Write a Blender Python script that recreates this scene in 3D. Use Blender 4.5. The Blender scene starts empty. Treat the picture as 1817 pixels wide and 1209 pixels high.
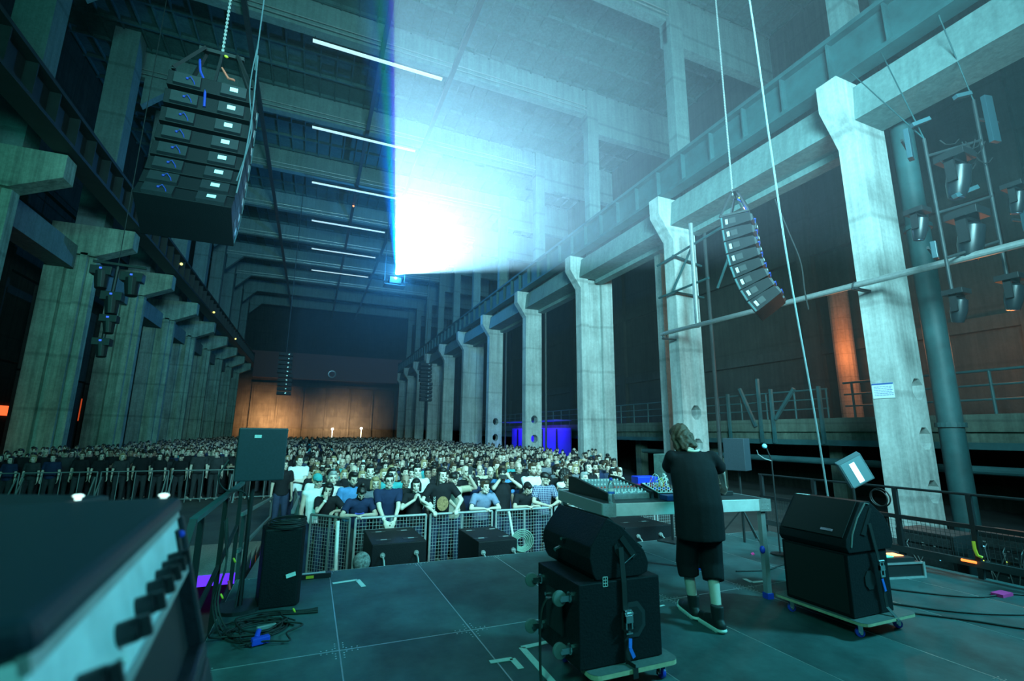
import bpy, math, random
import numpy as np
from mathutils import Vector, Matrix
PI = math.pi
random.seed(7)
SC = bpy.context.scene
COL = SC.collection
# ---------------------------------------------------------------- camera
cam_d = bpy.data.cameras.new('camera')
cam_d.sensor_width = 36.0
cam_d.lens = 835.0 / 1817.0 * 36.0
cam_d.clip_start = 0.03
cam_d.clip_end = 400
cam_d.dof.use_dof = True
cam_d.dof.focus_distance = 7.0
cam_d.dof.aperture_fstop = 2.0
cam = bpy.data.objects.new('camera', cam_d)
COL.objects.link(cam)
_r = Vector((0.92181, -0.38750, 0.01051)).normalized()
_f = Vector((0.37832, 0.90521, 0.19357)).normalized()
_u = _r.cross(_f).normalized()
_r = _f.cross(_u).normalized()
cam.matrix_world = Matrix(((_r.x, _u.x, -_f.x, 0.0), (_r.y, _u.y, -_f.y, 0.0), (_r.z, _u.z, -_f.z, 1.62), (0, 0, 0, 1)))
SC.camera = cam
# ---------------------------------------------------------------- view
SC.view_settings.view_transform = 'Standard'
SC.view_settings.look = 'None'
SC.view_settings.exposure = 0.0
SC.view_settings.gamma = 1.0
SC.view_settings.use_curve_mapping = False
SC.cycles.volume_bounces = 0
SC.cycles.max_bounces = 5
SC.cycles.diffuse_bounces = 3
SC.cycles.glossy_bounces = 3
SC.cycles.transmission_bounces = 4
SC.cycles.sample_clamp_indirect = 6.0
SC.cycles.caustics_reflective = False
SC.cycles.caustics_refractive = False
# ---------------------------------------------------------------- world: night outside, faint blue spill
w = bpy.data.worlds.new('world'); SC.world = w; w.use_nodes = True
w.node_tree.nodes['Background'].inputs[0].default_value = (0.01, 0.30, 0.42, 1)
w.node_tree.nodes['Background'].inputs[1].default_value = 0.002
# ---------------------------------------------------------------- lights
def light(name, kind, loc, energy, color, aim=None, **kw):
    d = bpy.data.lights.new(name, kind); d.energy = energy; d.color = color
    for k, v in kw.items(): setattr(d, k, v)
    o = bpy.data.objects.new(name, d); COL.objects.link(o); o.location = loc
    if aim is not None:
        o.rotation_euler = (Vector(aim) - Vector(loc)).to_track_quat('-Z', 'Y').to_euler()
    return o
CY = (0.34, 0.86, 0.95)
# the projection screen above and behind the stage bounces the picture back into the hall
sg = light('screen_glow', 'AREA', (4.5, -3.4, 8.5), 7600, CY, aim=(11, 16, 9.0), shape='RECTANGLE', size=9, size_y=4)
sg.data.spread = math.radians(100)
light('stage_wash', 'AREA', (-4.5, -3.0, 8.0), 1300, (0.10, 0.95, 0.78), aim=(-10, 26, 6), shape='RECTANGLE', size=3, size_y=2)
light('front_light', 'SPOT', (2.6, 1.0, 7.6), 1350, (0.50, 1.0, 0.82), aim=(3.0, 11.5, 0), spot_size=math.radians(50), spot_blend=0.8, shadow_soft_size=0.6)
# warm lamps at the far end wall and in the side aisles
light('end_wall_lamp_light', 'AREA', (-5.5, 86, 2.6), 3200, (1.0, 0.45, 0.18), aim=(-6.5, 92.6, 3.2), shape='RECTANGLE', size=5, size_y=0.6, spread=math.radians(95))
light('stage_top_light', 'SPOT', (10.5, -1.5, 7.0), 5200, (0.12, 0.85, 1.0), aim=(4.6, 2.6, 0), spot_size=math.radians(78), spot_blend=0.7, shadow_soft_size=0.8)
light('end_wall_lamp_light', 'AREA', (4, 86, 2.6), 2200, (1.0, 0.55, 0.28), aim=(5, 92.6, 3.2), shape='RECTANGLE', size=8, size_y=0.6, spread=math.radians(95))
light('aisle_orange_light', 'POINT', (20.2, 12.4, 5.2), 200, (1.0, 0.33, 0.10), shadow_soft_size=0.3)
light('aisle_orange_light', 'POINT', (20.6, 7.8, 4.6), 170, (1.0, 0.33, 0.10), shadow_soft_size=0.3)
light('bar_blue_light', 'AREA', (16.5, 36.0, 2.5), 420, (0.10, 0.04, 1.0), aim=(17.6, 36.0, .8), shape='RECTANGLE', size=9, size_y=.6)
# ---- the video projector hanging in the hall: a real spot with a rectangular picture gate
PROJ = Vector((5.72, 40.0, 15.1)); EYE = Vector((0, 0, 1.62))
def ray(u, v):
    d = Vector(((u - 908.5), -(v - 604.5), 835.0)).normalized()
    return (_r * d.x + _u * d.y + _f * d.z)
d0 = (EYE - PROJ).normalized()
light('projector_spill', 'POINT', PROJ + Vector((0, -0.2, 0.1)), 3200, (0.04, 0.38, 1.0), shadow_soft_size=0.1)  # added point light imitating glow scattered many times in the haze
pr = light('projector_beam', 'SPOT', PROJ, 5.6e5, (0.34, 0.74, 1.0), spot_size=math.radians(60), spot_blend=0.15, shadow_soft_size=0.02)
Z = -d0; X = Vector((-1, 0, 0)); X = (X - Z * X.dot(Z)).normalized(); Y = Z.cross(X).normalized()
pr.matrix_world = Matrix(((X.x, Y.x, Z.x, PROJ.x), (X.y, Y.y, Z.y, PROJ.y), (X.z, Y.z, Z.z, PROJ.z), (0, 0, 0, 1)))
nL = d0.cross(ray(698, 0)).normalized()      # plane of the picture's left edge
if nL.dot(ray(1100, 200)) < 0: nL = -nL
nB = d0.cross(ray(1010, 486)).normalized()   # plane of the picture's lower edge
if nB.dot(ray(900, 200)) < 0: nB = -nB
loc_ = lambda v: (v.dot(X), v.dot(Y), v.dot(Z))
ld = pr.data; ld.use_nodes = True; nt = ld.node_tree; N = nt.nodes; L = nt.links
em = N['Emission']; tc = N.new('ShaderNodeTexCoord')
def vdot(vec):
    n = N.new('ShaderNodeVectorMath'); n.operation = 'DOT_PRODUCT'; L.new(tc.outputs['Normal'], n.inputs[0]); n.inputs[1].default_value = vec; return n.outputs['Value']
def ramp(val, lo, hi, a=0., b=1.):
    n = N.new('ShaderNodeMapRange'); L.new(val, n.inputs[0]); n.interpolation_type = 'SMOOTHSTEP'
    n.inputs[1].default_value = lo; n.inputs[2].default_value = hi; n.inputs[3].default_value = a; n.inputs[4].default_value = b; return n.outputs[0]
def mul(a, b):
    n = N.new('ShaderNodeMath'); n.operation = 'MULTIPLY'; L.new(a, n.inputs[0]); L.new(b, n.inputs[1]); return n.outputs[0]
mask = mul(ramp(vdot(loc_(nL)), -0.0004, 0.0008), ramp(vdot(loc_(nB)), -0.0002, 0.018))
side = Vector((-X.x, 0, 0))
upv = Vector(loc_(Y)); 
mask = mul(mask, ramp(vdot((-1, 0, 0)), 0.04, 0.33, 1., 0.))
mask = mul(mask, ramp(vdot((0, 1, 0)), 0.16, 0.24, 1., 0.))
# dispersion: a faint green, blue and violet fan just outside the picture's left edge
q2 = N.new('ShaderNodeMath'); q2.operation = 'MULTIPLY'; L.new(vdot((0, 0, -1)), q2.inputs[0]); L.new(vdot((0, 0, -1)), q2.inputs[1])
q3 = N.new('ShaderNodeMath'); q3.operation = 'SUBTRACT'; q3.inputs[0].default_value = 1.0; L.new(q2.outputs[0], q3.inputs[1])
q4 = N.new('ShaderNodeMath'); q4.operation = 'SQRT'; L.new(q3.outputs[0], q4.inputs[0])
q5 = N.new('ShaderNodeMath'); q5.operation = 'DIVIDE'; L.new(vdot(loc_(nL)), q5.inputs[0]); L.new(q4.outputs[0], q5.inputs[1])
fan = N.new('ShaderNodeValToRGB'); mrf = N.new('ShaderNodeMapRange'); L.new(q5.outputs[0], mrf.inputs[0]); mrf.inputs[1].default_value = -0.15; mrf.inputs[2].default_value = 0.0
L.new(mrf.outputs[0], fan.inputs[0]); cr = fan.color_ramp; cr.elements[0].color = (0, 0, 0, 1); cr.elements[1].position = 1.0; cr.elements[1].color = (0.16, 0.05, 0.5, 1)
for p_, c_ in ((0.25, (0.0, 0.01, 0.04, 1)), (0.50, (0.0, 0.03, 0.12, 1)), (0.68, (0.0, 0.13, 0.08, 1)), (0.84, (0.01, 0.10, 0.26, 1))):
    e_ = cr.elements.new(p_); e_.color = c_
fm = mul(ramp(vdot(loc_(nL)), -0.0004, 0.0008, 1., 0.), ramp(vdot(loc_(nB)), -0.0002, 0.008))
fm = mul(fm, ramp(vdot((-1, 0, 0)), 0.04, 0.33, 1., 0.))
s1 = N.new('ShaderNodeVectorMath'); s1.operation = 'SCALE'; L.new(fan.outputs[0], s1.inputs[0]); L.new(fm, s1.inputs['Scale'])
s2_ = N.new('ShaderNodeVectorMath'); s2_.operation = 'SCALE'; s2_.inputs[0].default_value = (1, 1, 1); L.new(mask, s2_.inputs['Scale'])
s3_ = N.new('ShaderNodeVectorMath'); s3_.operation = 'ADD'; L.new(s1.outputs[0], s3_.inputs[0]); L.new(s2_.outputs[0], s3_.inputs[1])
L.new(s3_.outputs[0], em.inputs['Color'])
em.inputs['Strength'].default_value = 1.0
# ================================================================ materials
MATS = {}
def mat(name, col, rough=0.7, metal=0.0, noise=None, bump=0.0, emit=None, estr=0.0, spec=0.5, cols=None, sampled=True):
    """noise = (scale, amount): multiplies the colour by a soft procedural mottle"""
    if name in MATS: return MATS[name]
    m = bpy.data.materials.new(name); m.use_nodes = True; MATS[name] = m
    nt = m.node_tree; b = nt.nodes['Principled BSDF']
    b.inputs['Base Color'].default_value = (*col, 1); b.inputs['Roughness'].default_value = rough
    b.inputs['Metallic'].default_value = metal; b.inputs['Specular IOR Level'].default_value = spec
    if noise:
        t = nt.nodes.new('ShaderNodeTexCoord'); n = nt.nodes.new('ShaderNodeTexNoise')
        n.inputs['Scale'].default_value = noise[0]; n.inputs['Detail'].default_value = 6; n.inputs['Roughness'].default_value = 0.65
        nt.links.new(t.outputs['Object'], n.inputs['Vector'])
        r = nt.nodes.new('ShaderNodeMapRange'); nt.links.new(n.outputs['Fac'], r.inputs[0])
        r.inputs[1].default_value = 0.3; r.inputs[2].default_value = 0.7; r.inputs[3].default_value = 1 - noise[1]; r.inputs[4].default_value = 1.0
        mx = nt.nodes.new('ShaderNodeMix'); mx.data_type = 'RGBA'; mx.blend_type = 'MULTIPLY'; mx.inputs[0].default_value = 1
        mx.inputs[6].default_value = (*col, 1); nt.links.new(r.outputs[0], mx.inputs[7]); nt.links.new(mx.outputs[2], b.inputs['Base Color'])
        if bump:
            bp = nt.nodes.new('ShaderNodeBump'); bp.inputs['Strength'].default_value = bump; bp.inputs['Distance'].default_value = 0.02
            nt.links.new(n.outputs['Fac'], bp.inputs['Height']); nt.links.new(bp.outputs[0], b.inputs['Normal'])
    if emit:
        b.inputs['Emission Color'].default_value = (*emit, 1); b.inputs['Emission Strength'].default_value = estr
        if not sampled: m.cycles.emission_sampling = 'NONE'
    return m
def concrete(name, col, plank=0.6, stain=0.55):
    """board-marked concrete: cloudy tone, rising damp streaks, thin horizontal pour lines"""
    m = bpy.data.materials.new(name); m.use_nodes = True; MATS[name] = m
    nt = m.node_tree; N = nt.nodes; L = nt.links; b = N['Principled BSDF']; b.inputs['Roughness'].default_value = 0.9; b.inputs['Specular IOR Level'].default_value = 0.2
    g = N.new('ShaderNodeNewGeometry'); sep = N.new('ShaderNodeSeparateXYZ'); L.new(g.outputs['Position'], sep.inputs[0])
    def noise(scale, vec=None, det=7, ro=0.65):
        n = N.new('ShaderNodeTexNoise'); n.inputs['Scale'].default_value = scale; n.inputs['Detail'].default_value = det; n.inputs['Roughness'].default_value = ro
        L.new(vec or g.outputs['Position'], n.inputs['Vector']); return n.outputs['Fac']
    def mr(v, a, bb, c, d):
        n = N.new('ShaderNodeMapRange'); L.new(v, n.inputs[0])
        for i, x in enumerate((a, bb, c, d)): n.inputs[i + 1].default_value = x
        return n.outputs[0]
    def mul(a, bb):
        n = N.new('ShaderNodeMath'); n.operation = 'MULTIPLY'; L.new(a, n.inputs[0]); L.new(bb, n.inputs[1]); return n.outputs[0]
    cloud = mr(noise(0.9), 0.32, 0.68, 1 - stain * 0.6, 1.0)
    fine = mr(noise(9.0, det=4), 0.35, 0.65, 0.86, 1.05)
    mp = N.new('ShaderNodeMapping'); mp.inputs['Scale'].default_value = (5, 5, 0.25); L.new(g.outputs['Position'], mp.inputs['Vector'])
    streak = mr(noise(1.0, mp.outputs[0], 5), 0.36, 0.60, 1 - stain * 0.55, 1.0)
    mp2 = N.new('ShaderNodeMapping'); mp2.inputs['Scale'].default_value = (0.3, 0.3, 1.0); L.new(g.outputs['Position'], mp2.inputs['Vector'])
    wv = N.new('ShaderNodeTexWave'); wv.wave_type = 'BANDS'; wv.bands_direction = 'Z'; wv.inputs['Scale'].default_value = plank; wv.inputs['Distortion'].default_value = 1.2; wv.inputs['Detail'].default_value = 2
    L.new(mp2.outputs[0], wv.inputs['Vector'])
    lines = mr(wv.outputs['Fac'], 0.0, 0.015, 0.75, 1.0)
    tot = mul(mul(mul(cloud, fine), streak), lines)
    mx = N.new('ShaderNodeMix'); mx.data_type = 'RGBA'; mx.blend_type = 'MULTIPLY'; mx.inputs[0].default_value = 1
    mx.inputs[6].default_value = (*col, 1); L.new(tot, mx.inputs[7]); L.new(mx.outputs[2], b.inputs['Base Color'])
    bp = N.new('ShaderNodeBump'); bp.inputs['Strength'].default_value = 0.35; bp.inputs['Distance'].default_value = 0.03; L.new(noise(6.0), bp.inputs['Height']); L.new(bp.outputs[0], b.inputs['Normal'])
    return m
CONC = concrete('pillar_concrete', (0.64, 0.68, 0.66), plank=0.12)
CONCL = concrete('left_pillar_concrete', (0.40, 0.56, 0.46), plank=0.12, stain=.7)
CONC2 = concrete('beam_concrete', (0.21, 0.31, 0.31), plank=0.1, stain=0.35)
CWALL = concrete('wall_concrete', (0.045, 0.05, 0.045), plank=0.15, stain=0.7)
CEIL = concrete('ceiling_concrete', (0.08, 0.165, 0.17), plank=0.1, stain=0.4)  # teal cast of the hall's shadows is mixed into this base colour
FLOORM = mat('hall_floor', (0.06, 0.07, 0.07), 0.8, noise=(0.8, 0.6))
STEELD = mat('dark_painted_steel', (0.035, 0.045, 0.05), 0.6, noise=(3, 0.5))
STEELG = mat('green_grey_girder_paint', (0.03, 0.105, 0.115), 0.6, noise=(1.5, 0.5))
STEELB = mat('black_crane_steel', (0.02, 0.024, 0.027), 0.6, noise=(2, 0.5))
GALV = mat('galvanised_tube', (0.55, 0.58, 0.58), 0.38, metal=0.6, noise=(12, 0.25))
ALU = mat('aluminium', (0.72, 0.74, 0.75), 0.35, metal=0.75, noise=(8, 0.2))
BLK = mat('black_cabinet_paint', (0.006, 0.008, 0.011), 0.6, noise=(60, 0.4), bump=0.25, spec=.25)
BLKM = mat('matt_black_metal', (0.012, 0.014, 0.016), 0.5)
GRILLE = mat('speaker_grille_foam', (0.010, 0.011, 0.012), 0.9, noise=(200, 0.5))
RUB = mat('black_rubber', (0.012, 0.013, 0.014), 0.65)
GREYR = mat('grey_wheel_rubber', (0.16, 0.18, 0.18), 0.5)
CHROME = mat('chrome', (0.75, 0.78, 0.8), 0.22, metal=1.0)
PLY = mat('plywood_edge', (0.62, 0.50, 0.33), 0.6, noise=(20, 0.3))
WHITE = mat('white_tape', (0.75, 0.78, 0.76), 0.6, noise=(30, 0.2))
BLUEP = mat('blue_plastic', (0.02, 0.06, 0.55), 0.4)
YEL = mat('yellow_tape', (0.75, 0.62, 0.04), 0.5)
RED = mat('red_plastic', (0.6, 0.03, 0.03), 0.5)
PINK = mat('pink_tape', (0.9, 0.05, 0.28), 0.5)
# ================================================================ mesh builder
class MB:
    def __init__(s): s.v = []; s.f = []; s.m = []; s.cur = 0; s.M = None
    def _add(s, vs, fs):
        n = len(s.v)
        if s.M is not None: vs = [tuple(s.M @ Vector(p)) for p in vs]
        s.v += [tuple(p) for p in vs]; s.f += [tuple(n + i for i in f) for f in fs]; s.m += [s.cur] * len(fs); return s
    def box(s, x0, x1, y0, y1, z0, z1):
        if x0 > x1: x0, x1 = x1, x0
        if y0 > y1: y0, y1 = y1, y0
        if z0 > z1: z0, z1 = z1, z0
        return s._add([(x0, y0, z0), (x1, y0, z0), (x1, y1, z0), (x0, y1, z0), (x0, y0, z1), (x1, y0, z1), (x1, y1, z1), (x0, y1, z1)],
                      [(0, 3, 2, 1), (4, 5, 6, 7), (0, 1, 5, 4), (1, 2, 6, 5), (2, 3, 7, 6), (3, 0, 4, 7)])
    def cyl(s, a, b, r, n=10, r2=None, caps=True):
        a = Vector(a); b = Vector(b); r2 = r if r2 is None else r2
        d = (b - a).normalized(); u = d.orthogonal().normalized(); w = d.cross(u)
        vs = []
        for p, rr in ((a, r), (b, r2)):
            for i in range(n):
                t = 2 * PI * i / n; vs.append(p + u * (math.cos(t) * rr) + w * (math.sin(t) * rr))
        fs = [(i, (i + 1) % n, n + (i + 1) % n, n + i) for i in range(n)]
        if caps: fs += [tuple(range(n))[::-1], tuple(range(n, 2 * n))]
        return s._add(vs, fs)
    def bar(s, a, b, w, h, up=(0, 0, 1)):
        a = Vector(a); b = Vector(b); d = (b - a).normalized(); up = Vector(up)
        if abs(d.dot(up)) > 0.98: up = Vector((1, 0, 0))
        sd = d.cross(up).normalized(); u = sd.cross(d).normalized(); vs = []
        for p in (a, b):
            for i, j in ((-1, -1), (1, -1), (1, 1), (-1, 1)): vs.append(p + sd * (i * w / 2) + u * (j * h / 2))
        return s._add(vs, [(0, 1, 2, 3), (7, 6, 5, 4), (0, 4, 5, 1), (1, 5, 6, 2), (2, 6, 7, 3), (3, 7, 4, 0)])
    def tube(s, pts, r, n=8):
        pts = [Vector(p) for p in pts]; rings = []; u = None
        for i, p in enumerate(pts):
            d = (pts[min(i + 1, len(pts) - 1)] - pts[max(i - 1, 0)]).normalized()
            if u is None: u = d.orthogonal().normalized()
            u = (u - d * u.dot(d)); u = u.normalized() if u.length > 1e-6 else d.orthogonal().normalized()
            w = d.cross(u); rings.append([p + u * (math.cos(2 * PI * k / n) * r) + w * (math.sin(2 * PI * k / n) * r) for k in range(n)])
        vs = [q for ring in rings for q in ring]; fs = []
        for i in range(len(pts) - 1):
            for k in range(n): fs.append((i * n + k, i * n + (k + 1) % n, (i + 1) * n + (k + 1) % n, (i + 1) * n + k))
        fs += [tuple(range(n))[::-1], tuple(range((len(pts) - 1) * n, len(pts) * n))]
        return s._add(vs, fs)
    def prism(s, poly, axis, lo, hi):
        """poly in the two other axes (x:(y,z) y:(x,z) z:(x,y))"""
        n = len(poly)
        def P(p, t): return (t, p[0], p[1]) if axis == 'x' else ((p[0], t, p[1]) if axis == 'y' else (p[0], p[1], t))
        vs = [P(p, lo) for p in poly] + [P(p, hi) for p in poly]
        fs = [tuple(range(n)), tuple(range(n, 2 * n))[::-1]] + [(i, n + i, n + (i + 1) % n, (i + 1) % n) for i in range(n)]
        return s._add(vs, fs)
    def ball(s, c, r, n=12, m=8, sc=(1, 1, 1)):
        c = Vector(c); vs = []; fs = []
        for j in range(m + 1):
            ph = PI * j / m
            for i in range(n):
                t = 2 * PI * i / n; vs.append((c.x + r * sc[0] * math.sin(ph) * math.cos(t), c.y + r * sc[1] * math.sin(ph) * math.sin(t), c.z + r * sc[2] * math.cos(ph)))
        for j in range(m):
            for i in range(n): fs.append((j * n + i, (j + 1) * n + i, (j + 1) * n + (i + 1) % n, j * n + (i + 1) % n))
        return s._add(vs, fs)
    def ring(s, c, R_, r, axis=(0, 0, 1), n=20, k=6):
        ax = Vector(axis).normalized(); u = ax.orthogonal().normalized(); w = ax.cross(u); c = Vector(c)
        pts = [c + u * (math.cos(2 * PI * i / n) * R_) + w * (math.sin(2 * PI * i / n) * R_) for i in range(n + 1)]
        return s.tube(pts, r, k)
    def build(s, name, mats, parent=None, bevel=0.0, smooth=False, recalc=True, matrix=None):
        me = bpy.data.meshes.new(name); me.from_pydata(s.v, [], s.f)
        if not isinstance(mats, (list, tuple)): mats = [mats]
        for m in mats: me.materials.append(m)
        if len(mats) > 1: me.polygons.foreach_set('material_index', s.m)
        if recalc:
            import bmesh
            bm = bmesh.new(); bm.from_mesh(me); bmesh.ops.recalc_face_normals(bm, faces=bm.faces)
            if bevel:
                es = [e for e in bm.edges if len(e.link_faces) == 2 and e.calc_face_angle(0) > 0.5]
                bmesh.ops.bevel(bm, geom=es, offset=bevel, segments=2, affect='EDGES', profile=0.6, clamp_overlap=True)
            bm.to_mesh(me); bm.free()
        if smooth:
            me.polygons.foreach_set('use_smooth', [True] * len(me.polygons)); me.set_sharp_from_angle(angle=math.radians(40))
        me.update()
        o = bpy.data.objects.new(name, me); COL.objects.link(o)
        if parent is not None: o.parent = parent
        if matrix is not None: o.matrix_world = matrix
        return o
def mb(mat4=None):
    b = MB(); b.M = mat4; return b
def tag(o, label=None, cat=None, group=None, kind=None):
    if label: o['label'] = label
    if cat: o['category'] = cat
    if group: o['group'] = group
    if kind: o['kind'] = kind
    return o
def empty(name, loc=(0, 0, 0), rz=0.0, label=None, cat=None, group=None):
    o = bpy.data.objects.new(name, None); COL.objects.link(o); o.location = loc; o.rotation_euler = (0, 0, rz); o.empty_display_size = 0.1
    return tag(o, label, cat, group)
def copy_tree(o, parent=None):
    c = o.copy(); COL.objects.link(c)
    if parent is not None: c.parent = parent
    for ch in [x for x in KIDS.get(o.name, [])]: copy_tree(ch, c)
    return c
KIDS = {}
def scan():
    KIDS.clear()
    for o in bpy.data.objects:
        if o.parent: KIDS.setdefault(o.parent.name, []).append(o)
ORD = ['first', 'second', 'third', 'fourth', 'fifth', 'sixth', 'seventh', 'eighth', 'ninth', 'tenth', 'eleventh', 'twelfth', 'thirteenth']
R = math.radians
FL = -0.9      # audience floor
# ================================================================ hall shell
def st(o): o['kind'] = 'structure'; return o
st(mb().box(-16, 24, -4, 94, FL - 0.2, FL).build('floor', FLOORM))
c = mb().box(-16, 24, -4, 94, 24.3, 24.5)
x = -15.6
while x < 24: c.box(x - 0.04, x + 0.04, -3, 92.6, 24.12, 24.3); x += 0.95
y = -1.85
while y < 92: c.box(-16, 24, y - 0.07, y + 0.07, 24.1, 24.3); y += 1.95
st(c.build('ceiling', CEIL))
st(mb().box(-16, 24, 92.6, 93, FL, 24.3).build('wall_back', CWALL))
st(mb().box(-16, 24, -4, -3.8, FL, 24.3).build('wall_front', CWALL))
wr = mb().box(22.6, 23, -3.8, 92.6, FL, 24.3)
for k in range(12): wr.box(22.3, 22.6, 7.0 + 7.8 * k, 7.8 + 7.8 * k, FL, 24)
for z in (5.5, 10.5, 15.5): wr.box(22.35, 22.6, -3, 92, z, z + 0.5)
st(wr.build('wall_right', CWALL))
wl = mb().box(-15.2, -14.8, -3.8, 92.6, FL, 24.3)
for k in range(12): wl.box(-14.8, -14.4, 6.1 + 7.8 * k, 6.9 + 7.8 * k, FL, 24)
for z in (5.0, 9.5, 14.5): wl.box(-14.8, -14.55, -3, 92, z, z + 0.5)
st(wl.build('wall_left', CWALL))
# infill panels behind the left pillars, joints included
pan = mb()
for k in range(3, 11):
    y0 = 6.5 + 7.8 * k + 0.8
    pan.box(-13.6, -13.35, y0, y0 + 3.4, FL, 4.4).box(-13.6, -13.38, y0 + 3.45, y0 + 7.0, FL, 4.4).box(-13.6, -13.3, y0, y0 + 7.0, 4.5, 8.8)
st(pan.build('trim_1', CWALL))
# end wall: large door leaves framed by ribs, dark crane bridge above
ew = mb()
for i in range(7): ew.box(-9.8 + i * 4.0 - 0.15, -9.8 + i * 4.0 + 0.15, 92.25, 92.6, FL, 9.6)
ew.box(-10, 15, 92.2, 92.6, 9.4, 9.9)
st(ew.build('trim_2', CWALL))
# ================================================================ pillars
def octa(cx, cz, r): return [(cx + r * math.cos(PI / 8 + i * PI / 4), cz + r * 1.15 * math.sin(PI / 8 + i * PI / 4)) for i in range(8)]
def holes(o, cuts):
    cu = mb()
    for (cx, cz, r, ya, yb) in cuts: cu.prism(octa(cx, cz, r), 'y', ya, yb)
    co = cu.build('cutter', CONC, o.parent); md = o.modifiers.new('b', 'BOOLEAN'); md.operation = 'DIFFERENCE'; md.object = co; md.solver = 'EXACT'
    dg = bpy.context.evaluated_depsgraph_get(); me = bpy.data.meshes.new_from_object(o.evaluated_get(dg)); o.modifiers.clear(); o.data = me
    bpy.data.objects.remove(co)
HTYPE = {2, 5, 7, 9, 11}
for k in range(12):
    y0 = 7.45 + 7.8 * k; y1 = y0 + 0.6; yc = y0 + 0.3
    look = 'H-shaped concrete pillar with a recessed web' if k in HTYPE else 'solid concrete pillar with octagonal openings'
    t = empty('concrete_pillar', (14.6, yc, FL), 0, f'{look}, {ORD[k]} from the stage in the right-hand row', 'pillar', 'pillars of the right-hand row')
    T = Matrix.Translation((-14.6, -yc, -FL))
    b = mb(T)
    if k in HTYPE:
        b.box(14.0, 14.5, y0, y1, FL, 12.0).box(14.5, 15.45, y0 + 0.22, y1 - 0.1, FL, 12.0).box(15.45, 16.2, y0, y1, FL, 12.0)
        b.box(14.5, 15.45, y0 + 0.05, y1, FL, FL + 0.9)
        o = b.build('shaft', CONC, t)
    else:
        b.box(14.0, 15.28, y0, y1, FL, 12.0)
        o = b.build('shaft', CONC, t)
        if k < 5:
            cz = {0: (2.9, 1.6, 0.25), 1: (2.55, 1.2), 3: (2.6, 1.25), 4: (2.6, 1.25)}[k]
            holes(o, [(14.95 - 14.6 if k == 0 else 14.7 - 14.6, z - FL, 0.27, -1, 1) for z in cz])
    # corbel towards the nave
    mb(T).prism([(14.0, 10.1), (14.0, 12.0), (13.3, 12.0), (13.3, 11.15)], 'y', y0, y1).build('corbel', CONC, t)
    # upper shaft carrying the roof
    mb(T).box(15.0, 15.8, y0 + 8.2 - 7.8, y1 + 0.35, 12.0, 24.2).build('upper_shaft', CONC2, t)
LO = 22.1 - 2 * 7.8
for k in range(11):
    y0 = LO + 7.8 * k; y1 = y0 + 0.8; yc = y0 + .4
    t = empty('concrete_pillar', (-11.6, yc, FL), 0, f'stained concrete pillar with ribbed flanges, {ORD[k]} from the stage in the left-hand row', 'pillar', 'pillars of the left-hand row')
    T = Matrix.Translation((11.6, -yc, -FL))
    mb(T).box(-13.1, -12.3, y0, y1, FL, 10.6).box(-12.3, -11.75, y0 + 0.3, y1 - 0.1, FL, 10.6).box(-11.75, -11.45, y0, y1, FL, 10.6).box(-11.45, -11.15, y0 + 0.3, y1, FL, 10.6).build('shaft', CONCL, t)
    mb(T).prism([(-13.1, 10.6), (-11.15, 10.45), (-9.65, 11.15), (-9.65, 12.1), (-13.1, 12.1)], 'y', y0, y1).build('corbel', CONCL, t)
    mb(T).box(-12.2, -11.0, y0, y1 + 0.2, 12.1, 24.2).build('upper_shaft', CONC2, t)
# ================================================================ roof beams
for k in range(12):
    y0 = 8.1 + 7.8 * k
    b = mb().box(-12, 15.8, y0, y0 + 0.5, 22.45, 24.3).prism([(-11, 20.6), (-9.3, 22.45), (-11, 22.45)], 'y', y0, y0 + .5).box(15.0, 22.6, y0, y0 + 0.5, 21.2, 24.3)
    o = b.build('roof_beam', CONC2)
    tag(o, f'concrete roof beam spanning the hall, {ORD[k]} from the stage', 'beam', 'concrete roof beams')
# crane runways
for k in range(10):
    y0 = LO + 0.8 + 7.8 * k
    tag(mb().box(-12.9, -11.9, y0, y0 + 7.0, 9.7, 10.9).build('runway_beam', CONC2), f'dark concrete beam between the {ORD[k]} and {ORD[k+1]} pillars of the left-hand row', 'beam', 'longitudinal beams on the left')
for k in range(11):
    y0 = 8.05 + 7.8 * k
    o = mb().prism([(13.9, 10.72), (14.05, 11.85), (15.2, 11.85), (15.2, 10.72)], 'y', y0, y0 + 7.2).box(15.0, 15.5, y0, y0 + 7.2, 10.5, 10.72).build('runway_beam', CONC2)
    tag(o, f'pale concrete runway beam between the {ORD[k]} and {ORD[k+1]} pillars of the right-hand row', 'beam', 'runway beams on the right')
o = mb().prism([(13.9, 10.72), (14.05, 11.85), (15.2, 11.85), (15.2, 10.72)], 'y', -3.7, 7.45).build('runway_beam', CONC2)
tag(o, 'pale concrete runway beam between the stage end and the nearest right-hand pillar', 'beam', 'runway beams on the right')
def girder(name, x0, x1, label, m, z0=12.1, side=-1):
    t = empty(name, ((x0 + x1) / 2, 40, z0), 0, label, 'girder')
    T = Matrix.Translation((-(x0 + x1) / 2, -40, -z0))
    b = mb(T); b.box(x0, x1, -3.7, 92, z0, z0 + 0.14).box(x0, x1, -3.7, 92, z0 + 1.35, z0 + 1.5)
    xm = (x0 + x1) / 2; b.box(xm - 0.03, xm + 0.03, -3.7, 92, z0 + .14, z0 + 1.35)
    y = -3.2
    while y < 92: b.box(x0 + 0.04, x1 - 0.04, y - 0.03, y + 0.03, z0 + 0.14, z0 + 1.35); y += 1.56
    b.build('stiffened_web', m, t)
    mb(T).box(xm - 0.06, xm + 0.06, -3.7, 92, z0 + 1.5, z0 + 1.64).build('crane_rail', STEELD, t)
    return t
girder('crane_girder', 13.45, 14.0, 'grey-green steel crane girder with stiffeners along the right-hand pillars', STEELG, 12.0)
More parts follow.
